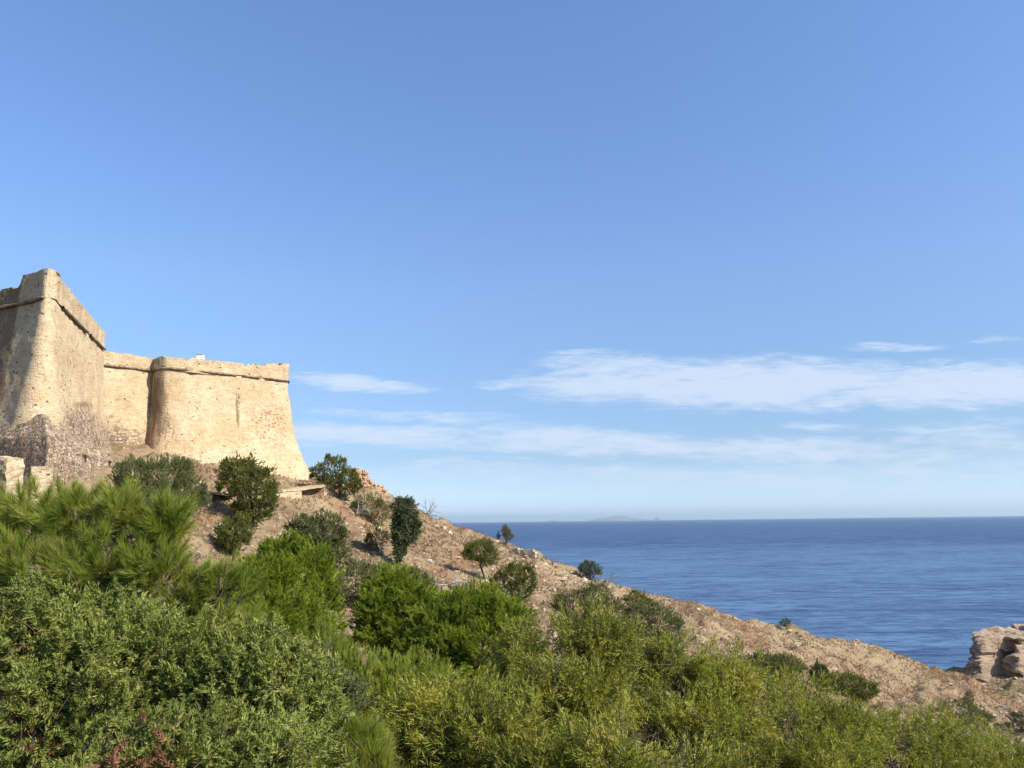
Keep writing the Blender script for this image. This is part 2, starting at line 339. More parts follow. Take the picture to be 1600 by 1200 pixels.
def sea_mat():
    m, g, out = newmat('sea_water'); L = m.node_tree.links
    t = g.n('ShaderNodeTexCoord'); P = t.outputs['Object']
    a = g.noise(g.mapping(P, scale=(0.035, 0.11, 1), rot=(0, 0, 0.10)), 1.0, 6, 0.62, 0.4)
    b_ = g.noise(g.mapping(P, scale=(0.22, 0.5, 1), rot=(0, 0, -0.15)), 1.0, 4, 0.6, 0.2)
    slick = g.noise(g.mapping(P, scale=(0.0011, 0.0045, 1), rot=(0, 0, -0.05)), 1.0, 5, 0.6, 0.5)
    sep = g.n('ShaderNodeSeparateXYZ'); L.new(P, sep.inputs[0])
    # a calmer, paler belt of water lies 200-700 m out, with ruffled deep water beyond
    yy = g.m('ADD', sep.outputs[1], g.m('MULTIPLY', g.m('SUBTRACT', slick, 0.5), 500))
    belt = g.m('MULTIPLY', g.ss(yy, 90, 420), g.ss(yy, 560, 980, 1, 0))
    w1 = g.noise(g.mapping(P, scale=(0.16, 0.42, 1), rot=(0, 0, 0.06)), 1.0, 3, 0.6, 0.4)
    w2 = g.noise(g.mapping(P, scale=(0.05, 0.15, 1), rot=(0, 0, -0.04)), 1.0, 2, 0.6, 0.4)
    w3 = g.noise(g.mapping(P, scale=(0.012, 0.03, 1), rot=(0, 0, 0.03)), 1.0, 2, 0.6, 0.5)
    wav = g.m('ADD', g.m('ADD', g.m('MULTIPLY', w1, 0.4), g.m('MULTIPLY', w2, 0.35)), g.m('MULTIPLY', w3, 0.25))
    c = g.mix(belt, (0.010, 0.036, 0.105), (0.062, 0.122, 0.205))
    c = g.mix(g.ss(sep.outputs[1], 420, 180), c, (0.055, 0.11, 0.19))
    c = g.mix(g.ss(wav, 0.50, 0.56, 0, 0.8), c, (0.10, 0.175, 0.29))  # light and dark sides of wave facets painted into the base colour
    c = g.mix(g.ss(wav, 0.475, 0.42, 0, 0.95), c, (0.020, 0.055, 0.13))
    p = g.n('ShaderNodeBsdfPrincipled', ins={'Roughness': 0.35, 'IOR': 1.33, 'Specular IOR Level': 0.07}); L.new(c, p.inputs['Base Color'])
    b = g.n('ShaderNodeBump', ins={'Strength': 1.0, 'Distance': 1.8}); L.new(g.m('ADD', a, g.m('MULTIPLY', b_, 0.35)), b.inputs['Height'])
    L.new(b.outputs[0], p.inputs['Normal']); L.new(p.outputs[0], out.inputs[0]); return m
M_SEA = sea_mat()

# ------------------------------------------------------------------ terrain
RIDGE = [(250, 735, 128), (400, 742, 122), (480, 748, 112), (560, 766, 109), (600, 769, 108), (655, 797, 108), (700, 822, 107), (780, 850, 106),
         (835, 868, 105), (900, 892, 104), (960, 921, 103), (1020, 935, 102), (1120, 955, 104), (1170, 966, 106), (1235, 975, 108),
         (1265, 989, 108), (1350, 1009, 109), (1430, 1035, 110), (1500, 1059, 110), (1560, 1080, 107), (1610, 1097, 105), (1750, 1150, 104)]
FRONT = [(330, 802, 71), (330, 860, 62), (400, 815, 72), (480, 800, 78), (480, 768, 84), (508, 769, 85.5), (445, 774, 80.5), (480, 759, 86), (340, 766, 75), (550, 830, 80), (540, 775, 89),
         (560, 990, 58), (600, 880, 74), (650, 860, 85), (690, 905, 80), (760, 905, 84), (820, 950, 75), (850, 975, 68), (940, 965, 85),
         (1000, 1000, 78), (1100, 1020, 78), (1200, 1010, 95), (1300, 1050, 95), (1400, 1100, 92), (1500, 1127, 92), (1600, 1155, 90),
         (0, 762, 55), (100, 745, 60), (200, 735, 68), (290, 723, 83), (236, 702, 88), (170, 742, 71), (206, 728, 76), (150, 748, 66), (250, 712, 85), (330, 733, 84), (400, 746, 87), (505, 757, 95.5), (450, 752, 91)]
WP = [(0, 0, 26.4), (0, -12, 27.5), (20, 0, 26), (-20, 0, 27), (-60, -5, 30), (50, -5, 20), (0, 8, 23), (-10, 12, 22), (12, 12, 20), (28, 15, 17),
      (-30, 25, 25), (-45, 42, 29), (-10, 30, 19.5), (-22, 45, 23), (0, 45, 18.2), (15, 50, 15), (30, 62, 11.5), (45, 74, 8.5), (12, 30, 17), (40, 34, 10),
      (62, 52, 5), (75, 72, 2.5), (-60, 70, 35), (-60, 110, 36), (-85, 90, 37), (-90, 40, 34)]
RW = np.array([at(*p) for p in RIDGE]); FW = np.array([at(*p) for p in FRONT])
CP = np.vstack([RW, FW, np.array(WP, float)])
def _tps_fit(P):
    n = len(P); D = np.linalg.norm(P[:, None, :2] - P[None, :, :2], axis=-1)
    K = np.where(D > 0, D ** 2 * np.log(D + 1e-9), 0) + np.eye(n) * 6.0
    A = np.zeros((n + 3, n + 3)); A[:n, :n] = K; A[:n, n] = 1; A[:n, n + 1:] = P[:, :2]; A[n, :n] = 1; A[n + 1:, :n] = P[:, :2].T
    return np.linalg.solve(A, np.concatenate([P[:, 2], np.zeros(3)]))
TW = _tps_fit(CP)
def tps(x, y):
    n = len(CP); z = TW[n] + TW[n + 1] * x + TW[n + 2] * y
    for i in range(n):
        d2 = (x - CP[i, 0]) ** 2 + (y - CP[i, 1]) ** 2 + 1e-9
        z = z + TW[i] * 0.5 * d2 * np.log(d2)
    return z
def H(x, y, rough=True):
    x = np.asarray(x, float); y = np.asarray(y, float)
    xs = np.concatenate([[-300], RW[:, 0], [200]]); ys = np.concatenate([[135], RW[:, 1], [100]])
    R = np.interp(x, xs, ys)
    xc = np.clip(x, -95, 85); yc = np.clip(y, -15, 140)
    z = tps(xc, np.minimum(yc, R))
    z = np.clip(z, -3, 40)
    d = np.maximum(y - R, 0)
    z = z - (0.25 * d + 0.06 * d ** 2) * np.where(d < 12, 1, 1) * 1.0
    z = z - np.maximum(x - 82, 0) * 0.35
    # rocky spit under the sea cliff rock
    e = np.sqrt(((x - 85) / 24) ** 2 + ((y - 120) / 12.5) ** 2)
    mz = 5.9 - 0.03 * (y - 112) - 0.015 * (x - 66) - np.maximum(e - 0.9, 0) * 12
    z = np.maximum(z, mz)
    if rough:
        k = np.clip((z + 2) / 4, 0, 1)
        z = z + k * (fbm(x * 0.16, y * 0.16, 3, 3) * 0.8 + fbm(x * 0.8, y * 0.8, 5, 3) * 0.42 + np.clip(fbm(x * 0.33, y * 0.5, 15, 3) - 0.12, 0, 0.3) * 2.2)
    return np.maximum(z, -4.0)
def hit(px, py, y0=35.0, y1=118.0):
    d = ray(px, py); d = d / d[1]
    Y = np.linspace(y0, y1, 900)
    P = CAM + Y[:, None] * d
    g = P[:, 2] - H(P[:, 0], P[:, 1])
    idx = np.where(g <= 0)[0]
    if len(idx) == 0:
        i = int(np.argmin(g)); return np.array([P[i, 0], P[i, 1], float(H(P[i, 0], P[i, 1]))])
    i = idx[0]
    return np.array([P[i, 0], P[i, 1], float(H(P[i, 0], P[i, 1]))])
gx = np.concatenate([np.linspace(-220, -80, 36)[:-1], np.arange(-80, -50, 0.8), np.arange(-50, 86, 0.36), np.linspace(86, 130, 24)])
gy = np.concatenate([np.linspace(-90, -10, 24)[:-1], np.arange(-10, 50, 0.8), np.arange(50, 132, 0.36), np.linspace(132, 190, 24)])
GX, GY = np.meshgrid(gx, gy)
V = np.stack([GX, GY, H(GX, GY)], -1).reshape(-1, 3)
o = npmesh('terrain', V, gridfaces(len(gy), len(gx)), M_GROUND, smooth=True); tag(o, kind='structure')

# sea sheet, finer near the shore
rr = np.concatenate([[0], np.geomspace(60, 60000, 40)]); th = np.linspace(0, 2 * math.pi, 97)
RR, TH = np.meshgrid(rr, th)
V = np.stack([RR * np.cos(TH), RR * np.sin(TH), np.zeros_like(RR)], -1).reshape(-1, 3)
o = npmesh('sea', V, gridfaces(len(th), len(rr))[:, ::-1], M_SEA, smooth=True); tag(o, kind='structure')

# far islands
M_ISL = plain('island_scrub', (0.10, 0.12, 0.07), (0.22, 0.18, 0.12), 0.002, bump=0)
def island(label, pts, Y, group='faint islands on the horizon'):
    px = np.array([p[0] for p in pts], float); py = np.array([p[1] for p in pts], float)
    xs = np.linspace(px[0], px[-1], 70); hs = np.interp(xs, px, py)
    base = at(px[0], 814, Y)
    rows = []
    dep = (px[-1] - px[0]) * Y / F * 0.35
    for k, s in enumerate(np.linspace(-1, 1, 13)):
        X = (xs - 800) / F * Y * 1.0
        Z = hs / F * Y * (1 - s * s) ** 0.7
        Z = Z * (1 + 0.5 * fbm(xs * 0.12 + k * 3.1, xs * 0 + k * 0.7, 11, 3)) - 3
        rows.append(np.stack([X / math.cos(PITCH) * 0 + X * 1.0147, Y + s * dep + 0 * X, Z], -1))
    o = npmesh('island', np.array(rows).reshape(-1, 3), gridfaces(13, 70), M_ISL, smooth=True)
    tag(o, label, 'island', group)
island('long low pale island, largest of those on the horizon', [(905, 0), (925, 3.0), (945, 5), (958, 7.2), (972, 5.5), (985, 2.6), (1000, 1.6), (1006, 0)], 50000)
island('small pointed islet just right of the long pale island', [(1008, 0), (1013, 2.5), (1017, 6), (1022, 2), (1026, 0)], 50000)
island('tiny pale islet left of the long island on the horizon', [(850, 0), (857, 2.2), (863, 2.5), (870, 0)], 50000)

# ------------------------------------------------------------------ fortress
fort = tag(empty('stone_fortress', at(300, 730, 84)), 'sand coloured bastioned stone fortress standing on top of the hill', 'fortress')
ZC = 28 + 17.3
def resample(pl, step):
    pl = np.asarray(pl, float); seg = np.linalg.norm(np.diff(pl, axis=0), axis=1); s = np.concatenate([[0], np.cumsum(seg)])
    n = max(2, int(s[-1] / step)); q = np.linspace(0, s[-1], n)
    return np.stack([np.interp(q, s, pl[:, k]) for k in range(pl.shape[1])], -1), q
def smooth_pl(P, it):
    P = P.copy()
    for _ in range(it):
        P[1:-1] = 0.25 * P[:-2] + 0.5 * P[1:-1] + 0.25 * P[2:]
    return P
def out_normals(P):
    T = np.gradient(P, axis=0); T = unit(T); return np.stack([T[:, 1], -T[:, 0]], -1)   # right of travel (travel left to right faces the camera)
def P2(px, Y):
    p = at(px, 600, Y); return (p[0], Y)
def zones(V):
    x, y = to_px(V)
    Z = np.zeros((len(V), 4)); Z[:, 3] = 1
    g = lambda cx, cy, rx, ry: np.clip(1.25 - np.sqrt(((x - cx) / rx) ** 2 + ((y - cy) / ry) ** 2), 0, 1)
    # dark lichen with shade painted in: prow's left flank, left-facing edge of the far bastion; lichen only: parapet, vertical chase
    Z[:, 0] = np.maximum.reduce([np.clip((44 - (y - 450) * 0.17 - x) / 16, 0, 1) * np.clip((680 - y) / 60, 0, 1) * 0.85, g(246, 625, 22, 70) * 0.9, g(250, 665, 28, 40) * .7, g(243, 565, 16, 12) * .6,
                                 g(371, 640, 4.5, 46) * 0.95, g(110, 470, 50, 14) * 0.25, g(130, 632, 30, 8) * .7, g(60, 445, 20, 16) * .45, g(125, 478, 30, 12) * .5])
    Z[:, 1] = np.maximum.reduce([g(165, 715, 90, 70), g(125, 668, 45, 45) * .9, g(205, 695, 36, 40) * .7, g(50, 665, 26, 22) * .8, g(195, 655, 26, 26) * .35, g(150, 690, 60, 30) * .4])
    Z[:, 2] = np.maximum.reduce([g(418, 660, 36, 30), g(400, 690, 60, 26) * .5, g(300, 690, 60, 26) * .25])
    return Z
def wall_shell(name, plan, Ht, prof, zt=ZC, step=0.3, disp=0.10, lab=None, rsm=2, ramp=0.0):
    P, s = resample(plan, step); P = smooth_pl(P, rsm); N = out_normals(P)
    nr = int(Ht / 0.3); t = np.linspace(0, 1, nr)
    off = prof(t)
    z = zt - t * Ht
    V = np.zeros((nr, len(P), 3))
    wgt = np.clip((s - 3.0) / ramp, 0, 1) if ramp else np.ones(len(s))
    dn = off[:, None] * wgt[None, :] + disp * (fbm(s[None, :] * 0.5, z[:, None] * 0.5, 21, 4) * 1.3 + fbm(s[None, :] * 2.2, z[:, None] * 2.2, 33, 2) * 0.9)
    V[..., 0] = P[None, :, 0] + N[None, :, 0] * dn; V[..., 1] = P[None, :, 1] + N[None, :, 1] * dn; V[..., 2] = z[:, None]
    V = V.reshape(-1, 3); Fc = gridfaces(nr, len(P))
    # solid core behind the face: back row, so that the piece is closed
    B = np.zeros((2, len(P), 3)); B[0, :, :2] = P - N * 0.35; B[0, :, 2] = zt; B[1, :, :2] = P - N * 0.35; B[1, :, 2] = zt - Ht
    n0 = len(V); V = np.vstack([V, B.reshape(-1, 3)]); m = len(P); i = np.arange(m - 1)
    top = np.stack([i, n0 + i, n0 + i + 1, i + 1], -1)
    back = np.stack([n0 + i, n0 + m + i, n0 + m + i + 1, n0 + i + 1], -1)
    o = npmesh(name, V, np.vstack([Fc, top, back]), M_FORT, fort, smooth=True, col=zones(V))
    if lab: o['label'] = lab
    return P, N, s
def parapet(plan_P, N, hfun, base=ZC + 0.0, thick=1.3, out=0.12, lab=None):
    P, s = resample(np.hstack([plan_P, N]), 0.3); Nn = unit(P[:, 2:]); P = P[:, :2]
    h = hfun(s / s[-1]) - 0.22 * (vnoise(s * 0.9, s * 0, 61) > 0.28) + 0.05 * vnoise(s * 0.5, s * 0, 4) + 0.06 * vnoise(s * 2.5, s * 0, 4) + 0.07 * np.sign(vnoise(s * 1.4, s * 0, 8)) * (vnoise(s * .3, s * 0, 12) > 0.1)
    rows = []
    for k in np.linspace(0, 1, 7):
        dd = out + 0.10 * fbm(s * 1.2, s * 0 + k * 2, 41, 3)
        rows.append(np.column_stack([P + Nn * dd[:, None], base + k * h]))
    rows.append(np.column_stack([P + Nn * (out - 0.3), base + h + 0.04]))
    rows.append(np.column_stack([P - Nn * (thick - 0.2), base + h + 0.02]))
    rows.append(np.column_stack([P - Nn * thick, base + h - 0.2])); rows.append(np.column_stack([P - Nn * thick, base + 0 * h]))
    V = np.array(rows); nr, nc = V.shape[:2]
    Vf = V.reshape(-1, 3); Fc = gridfaces(nr, nc)[:, ::-1]
    caps = []
    for c in (0, nc - 1):
        for a in range(nr // 2):
            caps.append([a * nc + c, (a + 1) * nc + c, (nr - 2 - a) * nc + c, (nr - 1 - a) * nc + c])
    Z = zones(Vf)
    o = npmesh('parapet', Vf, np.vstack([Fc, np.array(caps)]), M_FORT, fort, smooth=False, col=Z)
    if lab: o['label'] = lab
def cordon(plan_P, N, gaps, z=ZC - 0.05, r=0.19, out=0.16):
    P, s = resample(np.hstack([plan_P, N]), 0.35); Nn = unit(P[:, 2:]); u = s / s[-1]
    tl = []; cur = []
    for k in range(len(P)):
        if any(a < u[k] < b for a, b in gaps):
            if len(cur) > 2: tl.append(cur)
            cur = []
        else: cur.append(k)
    if len(cur) > 2: tl.append(cur)
    T = []
    for c in tl:
        q = np.column_stack([P[c][:, :2] + Nn[c] * out, z + 0.04 * vnoise(s[c] * .8, s[c] * 0, 5)])
        T.append(tube(q, r * (1 + 0.35 * vnoise(s[c] * 1.5, s[c] * 0, 9)), 8))
    return tubes_obj('cordon', T, M_CORD, fort)

prof = lambda t: 1.7 * t + 4.0 * t ** 3.4
# near bastion (prow points at the camera side)
planA = [(-58, 66.5), (-45, 64.0), P2(40, 59.9), P2(58, 58.9), P2(72, 59.4), P2(82, 61.2), P2(157, 77.2)]
PA, NA, sA = wall_shell('bastion', planA, 16.0, lambda t: 1.5 * t + 1.5 * t ** 3, rsm=1)
ucorner = 0.485
iA = int(np.argmin(np.linalg.norm(PA - np.array(P2(66, 59.1)), axis=1))); uc = sA[iA] / sA[-1]
pxA = to_px(np.column_stack([PA, np.full(len(PA), ZC)]))[0]; uu_ = sA / sA[-1]
cA, cB = uu_[np.argmin(np.abs(pxA - 26))], uu_[iA + np.argmin(np.abs(pxA[iA:] - 86))]
parapet(PA, NA, lambda u: np.where((u > cA) & (u < cB), 2.25, np.where(u > uc, 1.95 - 0.35 * (u - uc) / (1 - uc), 1.5)), out=0.10)
cordon(PA, NA, [(uc - 0.01, uc + 0.07), (0.84, 0.855)], r=0.12)
# end wall of the near bastion
flA = [P2(157, 77.2), (-46, 79.5), (-54, 82)]
wall_shell('bastion_flank', flA[::1], 16.0, lambda t: 0 * t - 0.05, rsm=1, lab='rear flank of the near bastion')
# curtain between the bastions
planC = [P2(120, 82.5), P2(160, 85), P2(237, 88.6)]
PC, NC, sC = wall_shell('curtain_wall', planC, 13.5, lambda t: 1.1 * t + 0.5 * t ** 4, rsm=1)
parapet(PC, NC, lambda u: 1.45 + 0 * u, out=0.08)
cordon(PC, NC, [(0.62, 0.64)], r=0.13)
# far bastion
planB = [P2(233, 92), P2(237, 88.6), P2(247, 87.6), P2(258, 87.3), P2(280, 88.0), P2(450, 96.2), (-29.5, 101.5), (-35, 112)]
PB, NB, sB = wall_shell('bastion', planB, 14.2, prof, rsm=1, ramp=7.5)
iB = int(np.argmin(np.linalg.norm(PB - np.array(P2(450, 96.2)), axis=1))); ub = sB[iB] / sB[-1]
parapet(PB, NB, lambda u: np.interp(u, [0, ub * .5, ub * .8, ub * .88, ub, 1], [1.1, 1.35, 1.45, 1.85, 2.1, 2.1]), out=0.12)
cordon(PB, NB, [(ub * 0.70, ub * 0.708), (ub * 0.83, ub * 0.845)], r=0.12)
# battered plinth round the foot of the near prow
def plinth():
    K = np.array([-32.1, 55.2]); Ld = unit(np.array([-0.93, 0.40])); Rd = unit(np.array([-0.16, 0.99]))
    nL, nR = 70, 52
    rows = []
    for z, e in ((29.5, -0.25), (30.3, -0.15), (31.1, -0.08), (31.9, 0.0), (32.7, 0.08), (33.5, 0.16), (34.2, 0.25), (34.35, 0.4), (34.8, 0.85), (35.3, 1.4), (35.8, 2.0), (36.2, 2.6)):
        inn = unit(Ld + Rd) * e * 1.35
        Kz = K + inn
        lp = Kz + Ld * (np.linspace(20, 0, nL)[:, None]); rp = Kz + Rd * (np.linspace(0, 14, nR)[1:, None])
        P = np.vstack([lp, rp]); q = np.concatenate([np.linspace(-20, 0, nL), np.linspace(0, 14, nR)[1:]])
        N = np.where(q[:, None] < 0, np.array([-Ld[1], Ld[0]]), np.array([Rd[1], -Rd[0]])); N[:nL] = np.array([Ld[1], -Ld[0]]) * -1
        N = np.where((q < 0)[:, None], np.array([-0.40, -0.93]), np.array([0.99, 0.16]))
        P = P + N * (0.16 * fbm(q * 1.4, q * 0 + z * 1.4, 31, 4))[:, None]
        zz = np.full(len(P), z) + 0.12 * vnoise(q * 1.1, q * 0 + z, 3) - (z > 34) * np.clip(q, 0, 9) * 0.18
        rows.append(np.column_stack([P, zz]))
    V = np.array(rows); nr, nc = V.shape[:2]; Vf = V.reshape(-1, 3)
    Z = np.zeros((len(Vf), 4)); Z[:, 1] = 1; Z[:, 3] = 1
    X, Y = to_px(Vf); Z[:, 0] = np.clip((74 - X) / 10, 0, 1) * np.clip((Vf[:, 2] - 30) / 2, 0, 1) * 0.5  # left face coloured darker to paint in its shade
    o = npmesh('plinth', Vf, gridfaces(nr, nc), M_FORT, fort, smooth=True, col=Z)
    o['label'] = 'rough dark rubble plinth at the foot of the near bastion'
plinth()
# roof platform behind the parapets
def platform(pts, z):
    n = len(pts); V = np.array([[p[0], p[1], z] for p in pts] + [[p[0], p[1], z - 0.6] for p in pts])
    me = bpy.data.meshes.new('rampart_walk'); me.from_pydata([tuple(v) for v in V], [], [tuple(range(n))] + [(i, (i + 1) % n, n + (i + 1) % n, n + i) for i in range(n)])
    link('rampart_walk', me, M_CREAM, fort)
platform([(-57, 67.8), (-45, 63.4), (-36.2, 60.6), (-36, 62), (-41, 77), (-55, 81)], ZC + 0.3)
platform([(-46, 84), (-41.5, 90), (-38, 87.8), (-36, 88.5), (-29, 96.4), (-31, 101.5), (-37, 111), (-46, 100)], ZC + 0.28)

# ------------------------------------------------------------------ masonry made of separate rough blocks
def block_wall(name, label, cat, A, B, topf, bh=0.3, bl=0.5, th=0.5, mat=None, zb=None, jit=0.06, gapf=None):
    A = np.asarray(A, float); B = np.asarray(B, float); L = np.linalg.norm(B[:2] - A[:2]); T = (B[:2] - A[:2]) / L; N = np.array([T[1], -T[0]])
    parts = []; k = 0
    zmin = min(A[2], B[2]) - 0.8; zmax = max(topf(u) for u in np.linspace(0, 1, 20))
    z = zmin
    while z < zmax:
        h = bh * random.uniform(0.8, 1.2); x = random.uniform(-0.3, 0) * bl
        while x < L:
            l = bl * random.uniform(0.6, 1.4); u = min(max((x + l / 2) / L, 0), 1)
            if z + h * 0.6 < topf(u) and z + h > (A[2] * (1 - u) + B[2] * u) - 0.7 and not (gapf and gapf(u, z)):
                c = A[:2] + T * (x + l / 2); t_ = th * random.uniform(0.9, 1.08)
                q = np.array([[-1, -1, -1], [1, -1, -1], [1, 1, -1], [-1, 1, -1], [-1, -1, 1], [1, -1, 1], [1, 1, 1], [-1, 1, 1]], float)
                q = q * (1 - 0.10 * rng.random((8, 3)))
                Vb = np.zeros((8, 3)); a = q[:, 0] * l * 0.49; b = q[:, 1] * t_ / 2 + random.uniform(-jit, jit)
                Vb[:, 0] = c[0] + T[0] * a + N[0] * b; Vb[:, 1] = c[1] + T[1] * a + N[1] * b; Vb[:, 2] = z + h / 2 + q[:, 2] * h * 0.49 + 0.003 * (k % 7)
                parts.append((Vb, np.array([[0, 3, 2, 1], [4, 5, 6, 7], [0, 1, 5, 4], [1, 2, 6, 5], [2, 3, 7, 6], [3, 0, 4, 7]]))); k += 1
            x += l
        z += h
    V, Fc = merge(parts)
    o = npmesh(name, V, Fc, mat); tag(o, label, cat); return o
# ruined wall stub right of the crest tree
a, b = at(548, 762, 101), at(598, 770, 104)
a[2] = H(a[0], a[1]); b[2] = H(b[0], b[1])
def tf(u):
    px = 548 + 50 * u; yy = np.interp(px, [548, 556, 570, 572, 577, 580, 590, 596, 598], [733, 733, 735, 742, 748, 752, 757, 759, 764])
    return at(px, yy, 102)[2]
block_wall('ruined_wall', 'crumbling orange brick stub of wall on the crest behind the round tree', 'ruined wall', a, b, tf, 0.26, 0.42, 1.0, M_BRICK, jit=0.14)
a, b = at(802, 868, 101), at(834, 876, 100)
a[2] = H(a[0], a[1]); b[2] = H(b[0], b[1])
block_wall('dry_stone_wall', 'short pale dry stone wall on the crest against the sea', 'stone wall', a, b, lambda u: at(818, 0, 100)[2] * 0 + (a[2] + 0.75) * (1 - u) + (b[2] + 0.75) * u, 0.24, 0.4, 0.7, M_PALE)
# terrace wall below the fortress with one recess and an added one standing in for a tree's cast shadow, shade painted in as dark colour
def chip2(V, a):
    k = lambda s_, f: vnoise(V[:, 0] * f, V[:, 1] * f + V[:, 2] * f, s_)
    return np.stack([0 * V[:, 0], k(2, 1.3) + k(5, 3), k(3, 1.5) + k(6, 3.5)], -1) * a
def terrace():
    A_, B_ = at(318, 802, 70.5), at(524, 768, 86)
    N_ = 60; u = np.linspace(0, 1, N_); px = 318 + 206 * u; Yv = 1 / ((1 - u) / 70.5 + u / 86)
    topy = np.interp(px, [318, 332, 372, 437, 470, 508, 524], [767, 769, 771, 766, 763, 757, 757]); boty = np.interp(px, [318, 332, 372, 400, 437, 480, 524], [802, 801, 799, 790, 777, 771, 770])
    parts = []
    Pt = np.array([at(px[i], topy[i], Yv[i]) for i in range(N_)]); Pb = np.array([at(px[i], boty[i] + 6, Yv[i]) for i in range(N_)])
    Pb[:, :2] = Pt[:, :2]; Pb[:, 2] = np.minimum(Pb[:, 2], H(Pt[:, 0], Pt[:, 1] - 1.0)) - 0.5
    rec = ((px > 332) & (px < 360)) | ((px > 472) & (px < 506))  # second recess is added, standing in for a tree's cast shadow
    T = unit(np.gradient(Pt[:, :2], axis=0)); Nn = np.stack([T[:, 1], -T[:, 0]], -1)
    zcut = Pt[:, 2] - 0.22
    rows = []
    back = Nn * np.where(rec, np.where(px > 440, 0.9, 2.4), 0.0)[:, None]
    jit = fbm(u * 60, u * 0, 3, 3)[:, None] * Nn * 0.08
    rows.append(np.column_stack([Pb[:, :2] - back + jit, Pb[:, 2]]))
    for k in (0.3, 0.6, 1.0):
        rows.append(np.column_stack([Pt[:, :2] - back + jit * (1 - k), Pb[:, 2] * (1 - k) + zcut * k]))
    rows.append(np.column_stack([Pt[:, :2] + Nn * 0.0, zcut + 0.004])); rows.append(np.column_stack([Pt[:, :2] + Nn * 0.09, zcut + 0.01])); rows.append(np.column_stack([Pt[:, :2] + Nn * 0.09, Pt[:, 2]]))
    rows.append(np.column_stack([Pt[:, :2] - Nn * 1.6, Pt[:, 2] + 0.03])); rows.append(np.column_stack([Pt[:, :2] - Nn * 1.7, Pb[:, 2]]))
    V = np.array(rows); nr, nc = V.shape[:2]; Vf = V.reshape(-1, 3); Vf = Vf + chip2(Vf, 0.10); Z = np.zeros((len(Vf), 4)); Z[:, 3] = 1; Z[:5 * nc, 0] = np.tile(rec, 5) * 1.0  # recess faces coloured dark as painted shade
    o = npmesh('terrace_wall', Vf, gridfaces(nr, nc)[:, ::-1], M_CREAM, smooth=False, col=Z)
    tag(o, 'low cream retaining wall with a recess and an added one standing in for tree shadow, both painted dark as shade, running below the fortress', 'retaining wall')
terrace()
# cream outworks at the lower left
def chip(V, a):
    k = lambda s_, f: np.round(vnoise(V[:, 0] * f + V[:, 2] * 1.7 * f, V[:, 1] * f - V[:, 2] * .9 * f, s_), 3)
    return np.stack([k(1, 1.3) + k(4, 3), k(2, 1.3) + k(5, 3), k(3, 1.5) + k(6, 3.5)], -1) * a
def slab_wall(name, label, cat, A, B, th, zt, zb, mat, parent=None, cap=0.0):
    A = np.array(A[:2], float); B = np.array(B[:2], float); L = np.linalg.norm(B - A); T = (B - A) / L; N = np.array([T[1], -T[0]])
    n = max(3, int(L / 0.25)); m = max(3, int((zt - zb) / 0.25)); parts = []
    def face(o_, uvec, vvec, nu, nv, nrm):
        U, Vv = np.meshgrid(np.linspace(0, 1, nu), np.linspace(0, 1, nv)); P = o_ + U[..., None] * uvec + Vv[..., None] * vvec
        edge = np.minimum.reduce([U, 1 - U, Vv, 1 - Vv]) > 0.001
        s_ = P @ np.array([1, .7, 0]); z_ = P[..., 2]
        P = P + nrm * (edge * 0.05 * fbm(s_ * 2, z_ * 2, 7, 3))[..., None]
        parts.append((P.reshape(-1, 3), gridfaces(nv, nu)))
    f3 = lambda p, z: np.array([p[0], p[1], z]); T3 = np.array([T[0], T[1], 0]); N3 = np.array([N[0], N[1], 0]); zv = np.array([0, 0, zt - zb])
    fr = A + N * th / 2; bk = A - N * th / 2
    face(f3(fr, zb), T3 * L, zv, n, m, N3); face(f3(bk + T * L, zb), -T3 * L, zv, n, m, -N3)
    k = max(3, int(th / 0.25)); face(f3(fr + T * L, zb), -N3 * th, zv, k, m, T3); face(f3(bk, zb), N3 * th, zv, k, m, -T3)
    face(f3(fr, zt), T3 * L, -N3 * th, n, k, np.array([0, 0, 1.0]))
    V, Fc = merge(parts); V = V + chip(V, 0.16); Z = np.zeros((len(V), 4)); Z[:, 3] = 1; Z[:, 0] = np.clip((zb + 3.2 - V[:, 2]) / 2, 0, .35)
    o = npmesh(name, V, Fc, mat, parent, smooth=False, col=Z)
    if label: tag(o, label, cat)
    return o
zA = at(20, 714, 51)[2]
slab_wall('outwork_wall', 'pitted cream wall end at the left edge, before the dark plinth', 'wall', (-42, 54.5), P2(36, 51.2), 1.2, zA, zA - 4, M_CREAM)
zB = at(75, 729, 52)[2]
slab_wall('stone_pier', 'small square cream pier rising just behind the pine tips', 'pier', P2(60, 52.2), P2(92, 52.9), 1.3, zB, zB - 4, M_CREAM)

# rampart things
M_WHITE = plain('white_paint', (0.78, 0.78, 0.76), (0.84, 0.84, 0.82), 5, 0.5, 0.02)
M_GREY = plain('grey_metal', (0.3, 0.3, 0.3), (0.4, 0.4, 0.4), 5, 0.5, 0.02)
def boxm(c, s):
    c = np.array(c, float); s = np.array(s, float) / 2
    q = np.array([[-1, -1, -1], [1, -1, -1], [1, 1, -1], [-1, 1, -1], [-1, -1, 1], [1, -1, 1], [1, 1, 1], [-1, 1, 1]], float)
    return c + q * s, np.array([[0, 3, 2, 1], [4, 5, 6, 7], [0, 1, 5, 4], [1, 2, 6, 5], [2, 3, 7, 6], [3, 0, 4, 7]])
p = at(313, 560, 89.8); zt_ = ZC + 1.27
bx = tag(empty('floodlight_box', (p[0], p[1], zt_)), 'small white box on the rampart top of the far bastion', 'box')
npmesh('housing', *boxm((p[0], p[1], zt_ + 0.42), (0.72, 0.5, 0.5)), M_WHITE, bx)
npmesh('lid', *boxm((p[0] - 0.02, p[1], zt_ + 0.70), (0.82, 0.6, 0.05)), M_GREY, bx)
